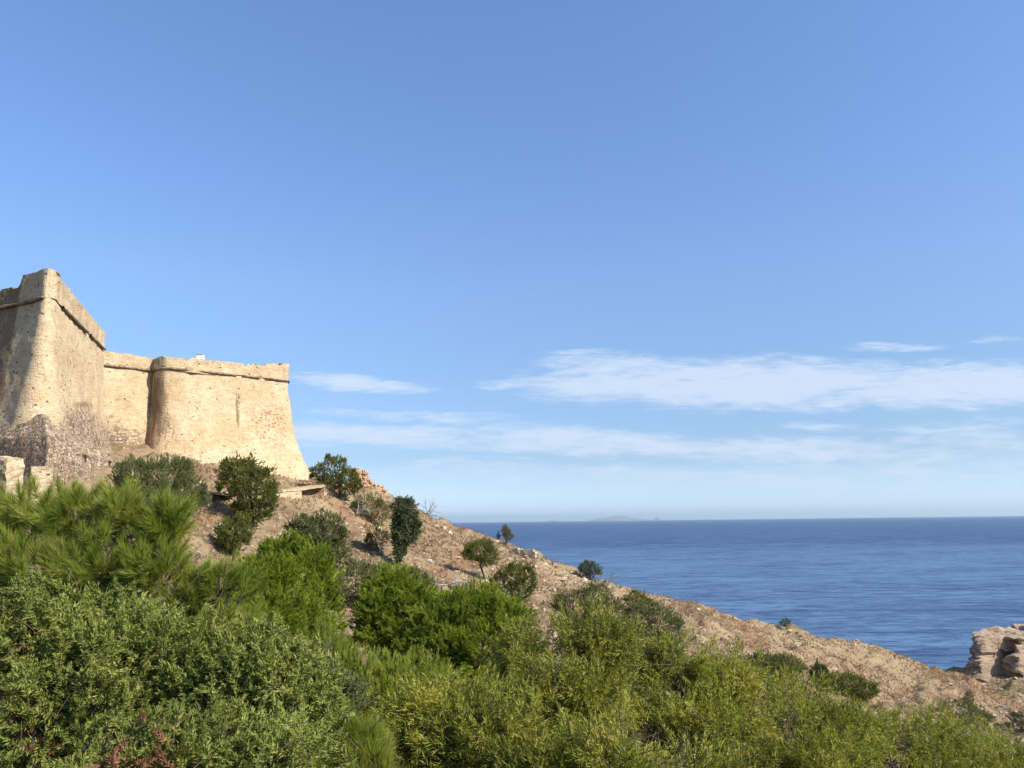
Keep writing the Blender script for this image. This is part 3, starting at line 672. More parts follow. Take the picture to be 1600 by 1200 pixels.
npmesh('stand', *boxm((p[0], p[1], zt_ + 0.07), (0.25, 0.25, 0.2)), M_GREY, bx)
p = at(388, 566, 93.4); zt_ = ZC + 1.3
bx = tag(empty('marker_post', (p[0], p[1], zt_)), 'tiny pale post on the rampart right of the white box', 'post')
npmesh('post', *boxm((p[0], p[1], zt_ + 0.16), (0.09, 0.09, 0.4)), M_WHITE, bx)
npmesh('cap', *boxm((p[0], p[1], zt_ + 0.38), (0.16, 0.16, 0.05)), M_GREY, bx)

# ------------------------------------------------------------------ coastal rock at the right edge
def sea_rock():
    n = 96
    U, Vv = np.meshgrid(np.linspace(0, 1, 150), np.linspace(0, 1, 80))
    # plan loop (ccw seen from above would face inward; faces are flipped below), battered up to a flat broken top
    loop = np.array([at(1507, 1053, 118)[:2], at(1508, 1053, 115)[:2], at(1528, 1053, 114)[:2], at(1556, 1053, 115.5)[:2], at(1590, 1060, 113)[:2], at(1625, 1060, 114)[:2], [91, 115], [97, 121], [89, 129], [76, 129], [68, 124]])
    loop = np.vstack([loop, loop[:1]])
    P, s = resample(loop, 0.3); P = np.vstack([smooth_pl(P, 6)]); P[-1] = P[0]
    c = P[:-1].mean(0); nr = 46; rows = []
    for k in range(nr):
        t = k / (nr - 1)
        zt = 3.6 + 7.9 * min(t / 0.72, 1.0)
        if t <= 0.72:
            inn = 1.02 - 0.15 * (t / 0.72) ** 0.8
        else:
            inn = 0.87 * (1 - (t - 0.72) / 0.28) ** 0.75
        Q = c + (P - c) * max(inn, 0.001)
        rows.append(np.column_stack([Q, np.full(len(Q), zt)]))
    V = np.array(rows); nr, nc = V.shape[:2]; V = V.reshape(-1, 3)
    out = []
    for v in V:
        p = Vector(v)
        q = Vector((v[0] * 0.30, v[1] * 0.30, v[2] * 0.55))
        d = Vector(((v[0] - c[0]), (v[1] - c[1]), 0)); 
        if d.length > 1e-3: d.normalize()
        vd, vp = mnoise.voronoi(q)
        blk = (mnoise.cell(vp[0] * 3.1) )
        cr = min(vd[1] - vd[0], 0.09) / 0.09
        led = math.sin(v[2] * 1.9 + 1.2 * mnoise.noise(q * 1.3) + v[0] * 0.25)
        side = 1.0 if v[2] < 11.1 else 0.25
        b2_ = mnoise.cell(Vector((v[0] * .9 + v[2] * .3, v[1] * .9, v[2] * 1.1 + v[0] * .15)))
        amt = side * (1.5 * (blk - 0.5) + 0.5 * (b2_ - 0.5) - 0.5 * (1 - cr) + 0.15 * led + 0.35 * mnoise.fractal(q * 3.4, 0.8, 2.1, 5))
        z = v[2] + (0.35 * mnoise.fractal(q * 1.6, 0.9, 2.0, 4) + (0.45 * (blk - .5) - 0.4 * (1 - cr) if v[2] > 10 else 0))
        z -= max(0.0, (v[0] - 75) * 0.05) if v[2] > 9 else 0
        out.append((v[0] + d.x * amt, v[1] + d.y * amt, z))
    o = npmesh('sea_rock', np.array(out), gridfaces(nr, nc), M_ROCK, smooth=False)
    tag(o, 'big blocky brown coastal rock with shaded ledges at the right edge', 'rock')
sea_rock()

# ------------------------------------------------------------------ foliage generators
def sample_blobs(blobs, n, depth=0.45, lump=0.20, backkeep=0.35, down=0.4, gap=0.0, gf=1.1):
    """blobs: list of (centre, radii). returns tips and outward directions"""
    A = np.array([r[0] * r[2] + r[1] * r[2] + r[0] * r[1] for c, r in blobs]); A = A / A.sum()
    tips, dirs = [], []
    for bi, (c, r) in enumerate(blobs):
        m = int(n * A[bi] * 1.6) + 8
        d = rnd_dirs(m)
        keep = (rng.random(m) < np.where(d[:, 1] > 0.3, backkeep, 1)) & (rng.random(m) < np.where(d[:, 2] < -0.3, down, 1))
        d = d[keep]; m = len(d)
        ln = np.array([mnoise.noise(Vector(q * 2.3) + Vector((bi * 7.3, c[0] % 50, c[2]))) + 0.5 * mnoise.noise(Vector(q * 5.3) + Vector((bi * 3.3, 0, c[2]))) for q in d])
        f = (1 - depth * rng.random(m) ** 1.8) * (1 + lump * 1.6 * ln)
        P = c + d * r * f[:, None]
        nr = unit(d / r)
        ok = np.ones(m, bool)
        for bj, (c2, r2) in enumerate(blobs):
            if bj != bi: ok &= np.linalg.norm((P - c2) / r2, axis=1) > 0.62
        if gap:
            g_ = np.array([mnoise.noise(Vector(q * gf) + Vector((3.1, 9.7, 1.3))) for q in P]); ok &= g_ > -0.45 + gap
        tips.append(P[ok]); dirs.append(nr[ok])
    T = np.vstack(tips); D = np.vstack(dirs)
    if len(T) > n:
        ix = rng.permutation(len(T))[:n]; T, D = T[ix], D[ix]
    return T, D
def shoots(T, D, L, n, ll, lw, a0=0.4, a1=1.1, shape='leaf', droop=0.0, span=1.0, curl=0.25):
    """leaves or needles set round a shoot ending at T with direction D"""
    S = len(T); D = unit(D)
    ref = unit(rng.normal(size=(S, 3))); A = unit(np.cross(D, ref)); B = np.cross(D, A)
    Li = L * rng.uniform(0.6, 1.3, S)
    u = rng.random((S, n)) * span                                  # 0 at tip
    ph = rng.random((S, n)) * 2 * math.pi
    an = a0 + (a1 - a0) * (u / span) * rng.uniform(0.6, 1.2, (S, n)) + rng.normal(0, 0.08, (S, n))
    base = T[:, None] - D[:, None] * (u * Li[:, None])[..., None]
    rad = A[:, None] * np.cos(ph)[..., None] + B[:, None] * np.sin(ph)[..., None]
    dr = D[:, None] * np.cos(an)[..., None] + rad * np.sin(an)[..., None]
    dr[..., 2] -= droop * rng.random((S, n)); dr = unit(dr)
    base = base.reshape(-1, 3); dr = dr.reshape(-1, 3); N = len(base)
    l = (ll * rng.uniform(0.65, 1.2, N))[:, None]; wd = lw * rng.uniform(0.75, 1.25, N)[:, None]
    side = unit(np.cross(dr, unit(rng.normal(size=(N, 3)))))
    nn = np.cross(side, dr)
    if shape == 'needle':
        V = np.stack([base - side * wd * 0.5, base + side * wd * 0.5, base + dr * l + np.array([0, 0, 0]) + nn * l * 0.06], 1)
        return V.reshape(-1, 3), np.arange(N * 3).reshape(-1, 3)
    cu = curl * rng.normal(0, 1, N)[:, None]
    mid = base + dr * l * 0.45 + nn * l * cu * 0.25
    V = np.stack([base, mid - side * wd * 0.5, base + dr * l + nn * l * cu * -0.1, mid + side * wd * 0.5], 1)
    Q = np.arange(N * 4).reshape(-1, 4)
    return V.reshape(-1, 3), Q
def woody(base, blobs, nl, r0_, tips=None, wig=0.12, fork=0.45):
    """trunk and limbs reaching into the blobs"""
    cen = np.mean([c for c, r in blobs], axis=0)
    base = np.array(base, float)
    top = cen.copy(); k = 7; t = np.linspace(0, 1, k)[:, None]
    hh = np.linalg.norm(top - base)
    tr = base * (1 - t) + top * t + np.sin(t * math.pi) * (rng.normal(0, 1, 3) * np.array([1, 1, 0.1])) * hh * wig * 0.6
    tr[0, 2] -= 0.25
    rad = r0_ * (1.15 - 0.75 * t[:, 0]); rad[0] *= 1.35
    trunk = [tube(tr, rad, 8)]; limbs = []
    for i in range(nl):
        c, r = blobs[i % len(blobs)]
        d = rnd_dirs(1)[0]; d[2] = abs(d[2]) * 0.8
        e = c + d * r * rng.uniform(0.4, 0.72)
        s0 = tr[int((fork + rng.random() * (0.95 - fork)) * (k - 1))]
        q = np.linspace(0, 1, 6)[:, None]
        P = s0 * (1 - q) + e * q + np.sin(q * math.pi) * np.array([0, 0, 1.0]) * np.linalg.norm(e - s0) * rng.uniform(-0.05, 0.16) + np.sin(q * math.pi * 2) * rng.normal(0, 1, 3) * np.linalg.norm(e - s0) * 0.05
        limbs.append(tube(P, r0_ * (0.42 - 0.34 * q[:, 0]), 5))
        for j in range(3 if r0_ > 0.065 else 0):
            e2 = P[3] + (rnd_dirs(1)[0] * r * 0.3); e2[2] = max(e2[2], P[3][2])
            limbs.append(tube(np.array([P[2 + j % 3], (P[3] + e2) / 2 + rng.normal(0, .03, 3), e2]), [r0_ * 0.16, r0_ * 0.1, r0_ * 0.04], 4))
    return trunk, limbs
def pxblob(b):
    px, py, rx, ry, Y = b[:5]; dr = b[5] if len(b) > 5 else 0.9
    c = at(px, py, Y); k = Y / F
    return (c, np.array([rx * k, rx * k * dr, ry * k]))
STY = {  # shoot length, leaves per shoot, leaf length, width, angles, shape, droop, span
    'pine': dict(L=0.17, n=130, ll=0.18, lw=0.0056, a0=0.10, a1=1.15, shape='needle', span=1.0),
    'candle': dict(L=0.34, n=120, ll=0.11, lw=0.0085, a0=0.25, a1=0.75, shape='needle', span=1.0),
    'stone': dict(L=0.24, n=44, ll=0.14, lw=0.020, a0=0.15, a1=1.0, shape='needle'),
    'acacia': dict(L=0.28, n=62, ll=0.058, lw=0.0125, a0=0.3, a1=1.35, curl=0.6),
    'olive_ac': dict(L=0.42, n=30, ll=0.115, lw=0.013, a0=0.2, a1=0.95, droop=0.5, curl=0.6),
    'far': dict(L=0.34, n=36, ll=0.10, lw=0.045, a0=0.3, a1=1.4),
    'feather': dict(L=0.38, n=40, ll=0.14, lw=0.03, a0=0.2, a1=1.1),
    'droopy': dict(L=0.6, n=34, ll=0.16, lw=0.05, a0=0.2, a1=0.9, droop=1.2),
}
def plant(name, label, cat, blobs, sty, mat, nshoot, base=None, trunk_r=0.12, nl=10, group=None, up=0.5, depth=0.45, lump=0.2, back=0.35, down=0.4, extra=None, jit=0.35, world=False, scale=1.0, wood=None, stems=1, gap=0.0):
    B = blobs if world else [pxblob(b) for b in blobs]
    if base is None:
        cen = np.mean([c for c, r in B], axis=0); base = np.array([cen[0], cen[1], float(H(cen[0], cen[1]))])
    root = tag(empty(name, base), label, cat, group)
    T, D = sample_blobs(B, nshoot, depth, lump, back, down, gap)
    D = unit(D + np.array([0, 0, up]) + rng.normal(0, jit, D.shape))
    S = dict(STY[sty]); S['L'] *= scale; S['ll'] *= scale; S['lw'] *= scale
    V, Q = shoots(T, D, **S)
    wm = wood or M_BARK
    tk, lm = woody(base, B, nl, trunk_r)
    for k in range(stems - 1):
        b2 = base + np.array([rng.normal(0, .35), rng.normal(0, .25), 0]); b2[2] = float(H(b2[0], b2[1]))
        t2, l2 = woody(b2, [B[(k + 1) % len(B)]], max(3, nl // 3), trunk_r * 0.7); tk += t2; lm += l2
    # twigs under the shoots
    m = min(len(T), 260)
    for i in rng.permutation(len(T))[:m]:
        L2 = S['L'] * 1.7; e = T[i] - D[i] * L2
        lm.append(tube(np.array([e - D[i] * L2 * .5 - np.array([0, 0, L2 * .1]), e, T[i] - D[i] * S['L'] * 0.15]), [0.006 * scale + trunk_r * .02, 0.005 * scale, 0.003 * scale], 4))
    tubes_obj('trunk', tk, wm, root); tubes_obj('branches', lm, wm, root)
    cr = npmesh('crown', V, Q, mat, root)
    if extra:
        for (nm, lb, mt, frac_blobs, n2, st2) in extra:
            BB = [pxblob(b) for b in frac_blobs]; T2, D2 = sample_blobs(BB, n2, 0.8, 0.2, 0.5, 1.0)
            D2 = unit(D2 * 0.5 + np.array([0, 0, 0.3]) + rng.normal(0, 0.5, D2.shape)); V2, Q2 = shoots(T2, D2, **STY[st2])
            e_ = npmesh(nm, V2, Q2, mt, root); e_['label'] = lb
    return root

# ------------------------------------------------------------------ hillside trees and shrubs
def hill(name, label, blobs, sty, mat, n, basepx, r=0.14, **kw):
    b = hit(*basepx); Y = b[1]
    more = []
    for (x, y, rx, ry, *q) in blobs:
        for k in range(2):
            a_ = random.uniform(-0.5, math.pi + 0.5)
            more.append((x + math.cos(a_) * rx * 0.85, y - math.sin(a_) * ry * 0.85, rx * random.uniform(.22, .38), ry * random.uniform(.22, .42), *q))
    blobs = list(blobs) + more
    kw.setdefault('gap', 0.12)
    return plant(name, label, kw.pop('cat', 'tree' if 'tree' in name else 'shrub'), [(x, y, rx, ry, Y - 0.2 if len(q) == 0 else Y + q[0]) for (x, y, rx, ry, *q) in blobs], sty, mat, int(n * 1.7), base=b, trunk_r=r, back=0.7, down=0.8, lump=kw.pop('lump', 0.3), **kw)
G1 = 'trees and shrubs scattered over the dry slope'
hill('olive_tree', 'big rounded grey green tree in front of the curtain wall', [(212, 742, 34, 30), (255, 745, 46, 36), (290, 775, 36, 38), (240, 785, 45, 35, -2), (205, 770, 26, 32)], 'feather', M_OLV, 2600, (262, 815), 0.2, group=G1, scale=.8, up=0.9)
hill('oak_tree', 'dense dark green tree in front of the far bastion', [(375, 738, 33, 28), (398, 765, 36, 36), (362, 755, 24, 24), (395, 795, 30, 24), (418, 778, 18, 26)], 'far', M_DKG, 2100, (392, 820), 0.2, group=G1)
hill('evergreen_shrub', 'small dark rounded shrub below the dense tree by the recess', [(367, 832, 25, 28), (360, 845, 20, 18)], 'far', M_DKG, 800, (362, 866), 0.08, group=G1, scale=.85, up=0.8)
hill('oak_tree', 'round dark tree on the crest beside the foot of the far bastion', [(522, 732, 24, 22), (503, 740, 20, 15), (543, 748, 20, 18), (520, 752, 24, 14), (545, 762, 18, 12), (552, 756, 15, 14)], 'far', M_DKG, 1500, (531, 779), 0.17, group=G1, scale=.9, lump=0.25)
hill('tamarisk_shrub', 'wide dome shaped green shrub above the bright pines', [(480, 822, 30, 18), (505, 828, 38, 26), (520, 860, 28, 28), (495, 862, 30, 25)], 'far', M_OLV, 1600, (512, 890), 0.12, group=G1, stems=2)
hill('dry_shrub', 'sparse dry olive coloured shrub left of the ivy covered tree', [(575, 790, 24, 20), (592, 800, 18, 18), (560, 795, 14, 14)], 'far', M_DRYL, 700, (580, 815), 0.05, group=G1, scale=.8, stems=3)
hill('evergreen_shrub', 'small thin green shrub at the left foot of the ivy covered tree', [(590, 838, 18, 22), (582, 845, 12, 14)], 'far', M_DKG, 230, (592, 862), 0.05, group=G1, scale=.8, stems=2)
hill('ivy_tree', 'tall narrow blackish ivy clad tree tapering to its foot', [(632, 800, 22, 24), (628, 830, 20, 28), (645, 825, 14, 24), (624, 858, 11, 22)], 'droopy', M_DKB, 1500, (620, 882), 0.16, group=G1, up=-0.1, lump=0.15, scale=.85)
hill('tamarisk_shrub', 'faded grey brown shrub behind the middle bright pine', [(555, 905, 36, 32), (585, 905, 30, 28), (545, 925, 28, 26)], 'feather', M_OLV, 900, (565, 950), 0.08, group=G1, scale=.8, stems=3)
hill('tamarisk_shrub', 'low grey green shrub between the middle pine and the dead branches', [(640, 905, 30, 18), (660, 912, 22, 14), (615, 905, 22, 16)], 'feather', M_OLV, 600, (645, 928), 0.05, group=G1, scale=.7, stems=2)
hill('oak_tree', 'small round tree with a bare stem and a shadow beside it', [(748, 860, 24, 19), (762, 868, 18, 16), (738, 862, 15, 14)], 'far', M_DKG, 1000, (759, 906), 0.11, group=G1, scale=.8, nl=8)
hill('windswept_tree', 'tiny windswept tree standing out against the sea on the crest', [(789, 828, 6.5, 9), (795, 838, 7.5, 9), (791, 834, 6, 9)], 'far', M_DRYL, 420, (789, 853), 0.09, group=G1, scale=.6, nl=5)
hill('evergreen_shrub', 'bright green feathery shrub right of the small round tree', [(805, 898, 26, 20), (812, 920, 24, 20), (780, 910, 20, 16), (825, 905, 14, 20)], 'feather', M_DKG, 1300, (808, 940), 0.08, group=G1, scale=.75, up=0.9, stems=2)
hill('evergreen_shrub', 'dark rounded shrub on the crest against the sea', [(915, 888, 13, 12), (926, 892, 13, 14)], 'far', M_DKB, 520, (923, 908), 0.08, group=G1, scale=.75)
hill('tamarisk_shrub', 'grey green shrub touching the top of the olive acacia thicket', [(905, 938, 36, 20), (930, 935, 28, 22), (885, 945, 24, 18), (950, 950, 22, 20)], 'feather', M_OLV, 1100, (912, 968), 0.07, group=G1, scale=.8, stems=3)
hill('evergreen_shrub', 'small green shrub on the skyline above the grey green mound', [(992, 934, 18, 12), (1004, 942, 15, 12)], 'feather', M_DKG, 450, (995, 956), 0.06, group=G1, scale=.7, stems=2)
hill('tamarisk_shrub', 'large grey green mound shaped shrub below the skyline', [(1000, 965, 28, 22), (1030, 972, 32, 28), (1050, 985, 18, 22), (1010, 985, 30, 20)], 'feather', M_OLV, 1400, (1025, 1008), 0.08, group=G1, scale=.8, stems=3)
hill('tamarisk_shrub', 'long low grey shrub at the upper edge of the right thicket', [(1195, 1032, 32, 12), (1225, 1040, 32, 16), (1180, 1036, 16, 10)], 'feather', M_OLV, 800, (1215, 1058), 0.06, group=G1, scale=.8, stems=3)
hill('evergreen_shrub', 'dark narrow shrub wedged beside the long low grey one', [(1278, 1052, 14, 16), (1288, 1062, 12, 14)], 'far', M_DKB, 420, (1282, 1078), 0.06, group=G1, scale=.8)
hill('evergreen_shrub', 'rounded dark green shrub on the lower right slope', [(1325, 1068, 28, 18), (1350, 1078, 22, 16)], 'far', M_DKG, 800, (1332, 1090), 0.06, group=G1, scale=.8, stems=2)
hill('tamarisk_shrub', 'grey green shrub near the bottom of the slope at right', [(1500, 1112, 32, 20), (1470, 1118, 24, 16), (1530, 1122, 20, 14)], 'feather', M_OLV, 800, (1502, 1134), 0.06, group=G1, scale=.8, stems=2)
hill('evergreen_shrub', 'dark rounded shrub cut by the right edge of the picture', [(1592, 1126, 16, 14), (1606, 1130, 18, 18)], 'far', M_DKB, 420, (1595, 1142), 0.06, group=G1, scale=.8)
hill('evergreen_shrub', 'tiny dark bush on the rocky edge above the sea', [(1228, 972, 8, 6), (1222, 975, 6, 5)], 'far', M_DKB, 150, (1228, 981), 0.03, group=G1, scale=.5, nl=4)
hill('dry_shrub', 'wispy leafless grey bush right of the dark shrub on the crest', [(945, 902, 16, 12), (960, 908, 10, 8)], 'far', M_DRYL, 26, (950, 916), 0.03, group=G1, scale=.6, nl=16, stems=4, wood=M_DEAD)

# ------------------------------------------------------------------ dead branches, person, post
def dead(label, px, py, hpx, spread=0.8, n=7, lie=0.0, name='dead_branch'):
    b = hit(px, py); k = b[1] / F; h = hpx * k; tl = []
    def grow(p, d, L, r, lv):
        P = [p]; 
        for i in range(4):
            d = unit(d + rng.normal(0, 0.22, 3)); P.append(P[-1] + d * L / 4)
        P = np.array(P); P[:, 2] = np.maximum(P[:, 2], np.array([float(H(a[0], a[1])) for a in P]) + 0.02)
        tl.append(tube(P, np.linspace(r, r * 0.35, 5), 5))
        if lv:
            for j in range(3): grow(P[1 + j], unit(d + rng.normal(0, 0.7, 3)), L * 0.55, r * 0.5, lv - 1)
    for i in range(n):
        d = np.array([rng.normal(0, spread), rng.normal(0, spread * 0.4), 1 - lie]); grow(b - np.array([0, 0, 0.1]), unit(d), h, 0.07, 2)
    o = tubes_obj(name, tl, M_DEAD, None); tag(o, label, 'dead branch', 'bleached dead branches on the slope')
dead('bleached fallen branches lying left of the dome shaped shrub', 492, 838, 40, 1.6, 7, 0.85)
dead('forked grey stump with bare limbs below the crest tree', 556, 806, 28, 0.7, 4, 0.3)
dead('bare spiky branches sticking up on the skyline right of the ivy tree', 668, 806, 26, 1.3, 5, 0.4)
dead('pile of pale dead branches left of the small round tree', 700, 915, 34, 1.8, 8, 0.85)
dead('tangle of dead twigs under the thin green shrub', 600, 872, 26, 1.4, 5, 0.6)

def skin_fig(name, verts, edges, radii, mat, parent):
    me = bpy.data.meshes.new(name); me.from_pydata(verts, edges, []); o = link(name, me, mat, parent)
    md = o.modifiers.new('skin', 'SKIN'); sv = me.skin_vertices[0].data
    for i, r in enumerate(radii): sv[i].radius = (r, r)
    sv[0].use_root = True
    o.modifiers.new('sub', 'SUBSURF').levels = 1; o.modifiers['sub'].render_levels = 1
    return o
M_NAVY = plain('navy_cloth', (0.012, 0.02, 0.045), (0.02, 0.03, 0.06), 8, 0.8, 0.1)
M_HAIR = plain('dark_hair', (0.015, 0.012, 0.01), (0.03, 0.025, 0.02), 20, 0.6, 0.1)
gp = at(779, 856, 106.3); gz = float(H(gp[0], gp[1])); q = (float(gp[0]), float(gp[1]), gz)
per = tag(empty('person', q), 'distant person in dark clothes sitting on the crest by the tiny tree', 'person')
bz = gz + 0.0
vs = [(0, 0, .14), (0.01, 0, .36), (0.02, 0, .56), (0.02, 0, .66), (0.01, -.02, .80), (0.0, -.02, .90),
      (-.20, 0, .56), (-.27, -.08, .32), (-.12, -.30, .30), (.22, 0, .56), (.30, -.08, .33), (.20, -.30, .30),
      (-.10, -.05, .13), (-.14, -.42, .34), (-.13, -.52, .02), (.10, -.05, .13), (.16, -.42, .34), (.17, -.52, .02), (-.13, -.68, -.02), (.17, -.68, -.02)]
vs = [(a + q[0], b_ + q[1], c + bz) for a, b_, c in vs]
ed = [(0, 1), (1, 2), (2, 3), (3, 4), (4, 5), (2, 6), (6, 7), (7, 8), (2, 9), (9, 10), (10, 11), (0, 12), (12, 13), (13, 14), (0, 15), (15, 16), (16, 17), (14, 18), (17, 19)]
skin_fig('body', vs, ed, [.16, .15, .15, .06, .10, .09, .07, .05, .035, .07, .05, .035, .09, .075, .05, .09, .075, .05, .04, .04], M_NAVY, per)
bm_ = tube([(q[0], q[1] + .02, bz + .80), (q[0], q[1] + .02, bz + .88), (q[0], q[1], bz + .95), (q[0], q[1], bz + .99)], [.10, .115, .10, .05], 8)
tubes_obj('hair', [bm_], M_HAIR, per)
b = hit(863, 883); b[2] -= 0.05
o = tubes_obj('wooden_stump', [tube([b, b + np.array([.03, 0, .2]), b + np.array([0, .02, .42]), b + np.array([.04, 0, .52])], [.13, .10, .09, .05], 7), tube([b + np.array([0, 0, .2]), b + np.array([.15, 0, .38])], [.05, .03], 5)], M_BARK, None)
tag(o, 'small dark stump on the crest right of the dry stone wall', 'stump')

# ------------------------------------------------------------------ bright stone pines (mid distance)
G2 = 'bright green pines in the middle of the slope'
plant('stone_pine', 'bright green bushy pine left, its top against the dome shaped shrub', 'pine tree', [(440, 872, 44, 34, 30), (475, 905, 52, 55, 29.5), (415, 920, 60, 50, 28), (500, 945, 34, 52, 29), (400, 975, 80, 60, 27), (460, 985, 60, 50, 27.5)], 'stone', M_SPINE, 6200, down=.8, trunk_r=0.14, nl=16, group=G2, depth=0.35, lump=0.38, up=0.55)
plant('stone_pine', 'upright bright green pine in the middle, dark hollow at its left foot', 'pine tree', [(612, 925, 42, 36, 34), (640, 955, 48, 44, 33.5), (590, 960, 36, 34, 33), (620, 990, 60, 30, 33)], 'stone', M_SPINE, 4400, down=.8, trunk_r=0.13, nl=12, group=G2, depth=0.35, lump=0.38)
plant('stone_pine', 'broad bright green dome of a pine, rightmost of the three', 'pine tree', [(740, 958, 62, 42, 32), (780, 975, 46, 42, 31.5), (700, 985, 58, 46, 31.5), (760, 1015, 75, 48, 31), (680, 1020, 60, 40, 31)], 'stone', M_SPINE, 6400, down=.8, trunk_r=0.15, nl=16, group=G2, depth=0.35, lump=0.38)

# ------------------------------------------------------------------ long needled pines (near)
G3 = 'long needled pines in the foreground'
plant('maritime_pine', 'long needled light green pine filling the left edge below the fortress', 'pine tree',
      [(40, 812, 66, 52, 10), (120, 812, 62, 56, 9.8), (200, 815, 62, 56, 9.6), (262, 820, 46, 48, 9.4), (60, 890, 90, 60, 9.4), (170, 890, 90, 60, 9.3), (250, 890, 66, 50, 9.2)], 'pine', M_PINE, 620, trunk_r=0.10, nl=20, group=G3, up=0.65, jit=0.22, depth=0.55, lump=0.3, back=0.6, base=np.array([-5.6, 10.6, float(H(-5.6, 10.6))]))
plant('maritime_pine', 'pale starburst pine tuft right of the big long needled pine', 'pine tree',
      [(335, 915, 55, 42, 9.6), (345, 985, 60, 40, 9.6), (290, 960, 50, 50, 9.6)], 'pine', M_PINE, 190, trunk_r=0.06, nl=12, group=G3, up=0.8, depth=0.6, lump=0.3, base=np.array([-3.3, 10.2, float(H(-3.3, 10.2))]))
plant('maritime_pine', 'yellow green pine with upright candle like shoots in the middle', 'pine tree',
      [(500, 1015, 55, 48, 14), (560, 1050, 60, 40, 13.8), (640, 1060, 60, 44, 13.8), (690, 1070, 40, 36, 13.8), (600, 1100, 90, 50, 13.5)], 'candle', M_CANDLE, 560, trunk_r=0.06, nl=14, group=G3, up=2.2, depth=0.6, lump=0.35, jit=0.22)
plant('maritime_pine', 'soft bright green young pine at the bottom left of the middle', 'pine tree',
      [(545, 1165, 55, 50, 9.2), (480, 1190, 70, 50, 9.0), (560, 1215, 60, 50, 9.0)], 'pine', M_PINE, 230, trunk_r=0.05, nl=12, group=G3, up=1.2, depth=0.6)

# ------------------------------------------------------------------ acacia thickets (near)
G4 = 'dark green acacia shrubs in the left foreground'
plant('acacia_shrub', 'dark green acacia shrub with small narrow leaves, largest in the left foreground', 'shrub',
      [(130, 960, 112, 70, 8.6), (60, 1010, 110, 90, 8.4), (190, 1020, 110, 90, 8.4), (120, 1100, 150, 100, 8.2)], 'acacia', M_ACD, 2400, trunk_r=0.025, nl=6, group=G4, depth=0.6, lump=0.38, jit=0.6, up=0.35, stems=4, back=0.5, gap=0.15,
      extra=[('dead_foliage', 'rusty brown dead leaves low in the shrub', M_RUST, [(25, 1115, 22, 30, 7.7), (62, 1150, 12, 22, 7.6), (236, 1130, 22, 34, 7.5)], 34, 'acacia')])
plant('acacia_shrub', 'dark green acacia shrub dome right of the largest one', 'shrub',
      [(400, 1040, 92, 66, 8.4), (330, 1080, 80, 80, 8.3), (440, 1100, 90, 80, 8.2)], 'acacia', M_ACD, 1800, trunk_r=0.025, nl=5, group=G4, depth=0.6, lump=0.38, jit=0.6, up=0.35, stems=3, back=0.5)
plant('acacia_shrub', 'dense green acacia along the bottom edge at left', 'shrub',
      [(300, 1180, 120, 80, 7.4), (400, 1190, 110, 80, 7.4), (180, 1210, 100, 60, 7.3), (40, 1215, 110, 55, 7.8)], 'acacia', M_ACD, 1300, trunk_r=0.025, nl=5, group=G4, depth=0.6, lump=0.38, jit=0.6, up=0.35, stems=3, back=0.5, scale=.95,
      extra=[('dead_foliage', 'rusty brown dead leaves at the bottom', M_RUST, [(170, 1192, 18, 20, 6.8), (245, 1165, 14, 20, 6.8)], 14, 'acacia')])
plant('acacia_shrub', 'grey green acacia shoots between the dark dome and the candle pine', 'shrub',
      [(500, 1075, 50, 60, 11), (535, 1110, 50, 56, 11)], 'acacia', M_OLV, 520, trunk_r=0.04, nl=12, group=G4, depth=0.6, stems=2)
G5 = 'olive green acacia thicket in the right foreground'
OA = dict(sty='olive_ac', mat=M_ACO, group=G5, depth=0.6, lump=0.32, back=0.5, nl=7, jit=0.45, gap=0.20)
plant('willow_acacia', 'olive green acacia at the bottom centre, left end of the thicket', 'shrub',
      [(700, 1120, 100, 66, 11), (640, 1170, 90, 70, 10.8), (760, 1165, 110, 80, 10.6)], nshoot=2100, trunk_r=0.06, stems=4, **OA)
plant('willow_acacia', 'tall yellow topped acacia rising highest in the thicket', 'shrub',
      [(830, 1035, 66, 62, 13.4), (930, 1015, 78, 72, 13.4), (885, 1100, 120, 80, 13)], nshoot=2400, trunk_r=0.08, stems=4, **OA)
plant('willow_acacia', 'acacia with yellowish drooping leaves right of the tallest one', 'shrub',
      [(1040, 1050, 78, 62, 14), (1130, 1078, 74, 60, 14), (1080, 1130, 120, 80, 13.4)], nshoot=2400, trunk_r=0.08, stems=4, **OA)
plant('willow_acacia', 'olive acacia below the long low grey shrub', 'shrub',
      [(1230, 1118, 88, 68, 14.6), (1310, 1145, 76, 56, 14.8), (1250, 1180, 120, 70, 14)], nshoot=2100, trunk_r=0.07, stems=4, **OA)
plant('willow_acacia', 'olive acacia sloping down near the right corner', 'shrub',
      [(1410, 1172, 80, 62, 15.5), (1474, 1170, 68, 58, 15.8), (1400, 1215, 110, 60, 15)], nshoot=1600, trunk_r=0.06, stems=3, **OA)
plant('willow_acacia', 'lowest olive acacia in the bottom right corner', 'shrub',
      [(1552, 1186, 70, 52, 17), (1620, 1190, 62, 48, 17), (1540, 1220, 70, 50, 16.5)], nshoot=1200, trunk_r=0.06, stems=3, **OA)
plant('willow_acacia', 'shaded olive acacia along the bottom edge in front of the tallest one', 'shrub',
      [(960, 1190, 120, 70, 10), (850, 1210, 90, 60, 9.8), (1080, 1215, 90, 60, 10)], nshoot=1400, trunk_r=0.05, stems=3, **OA)

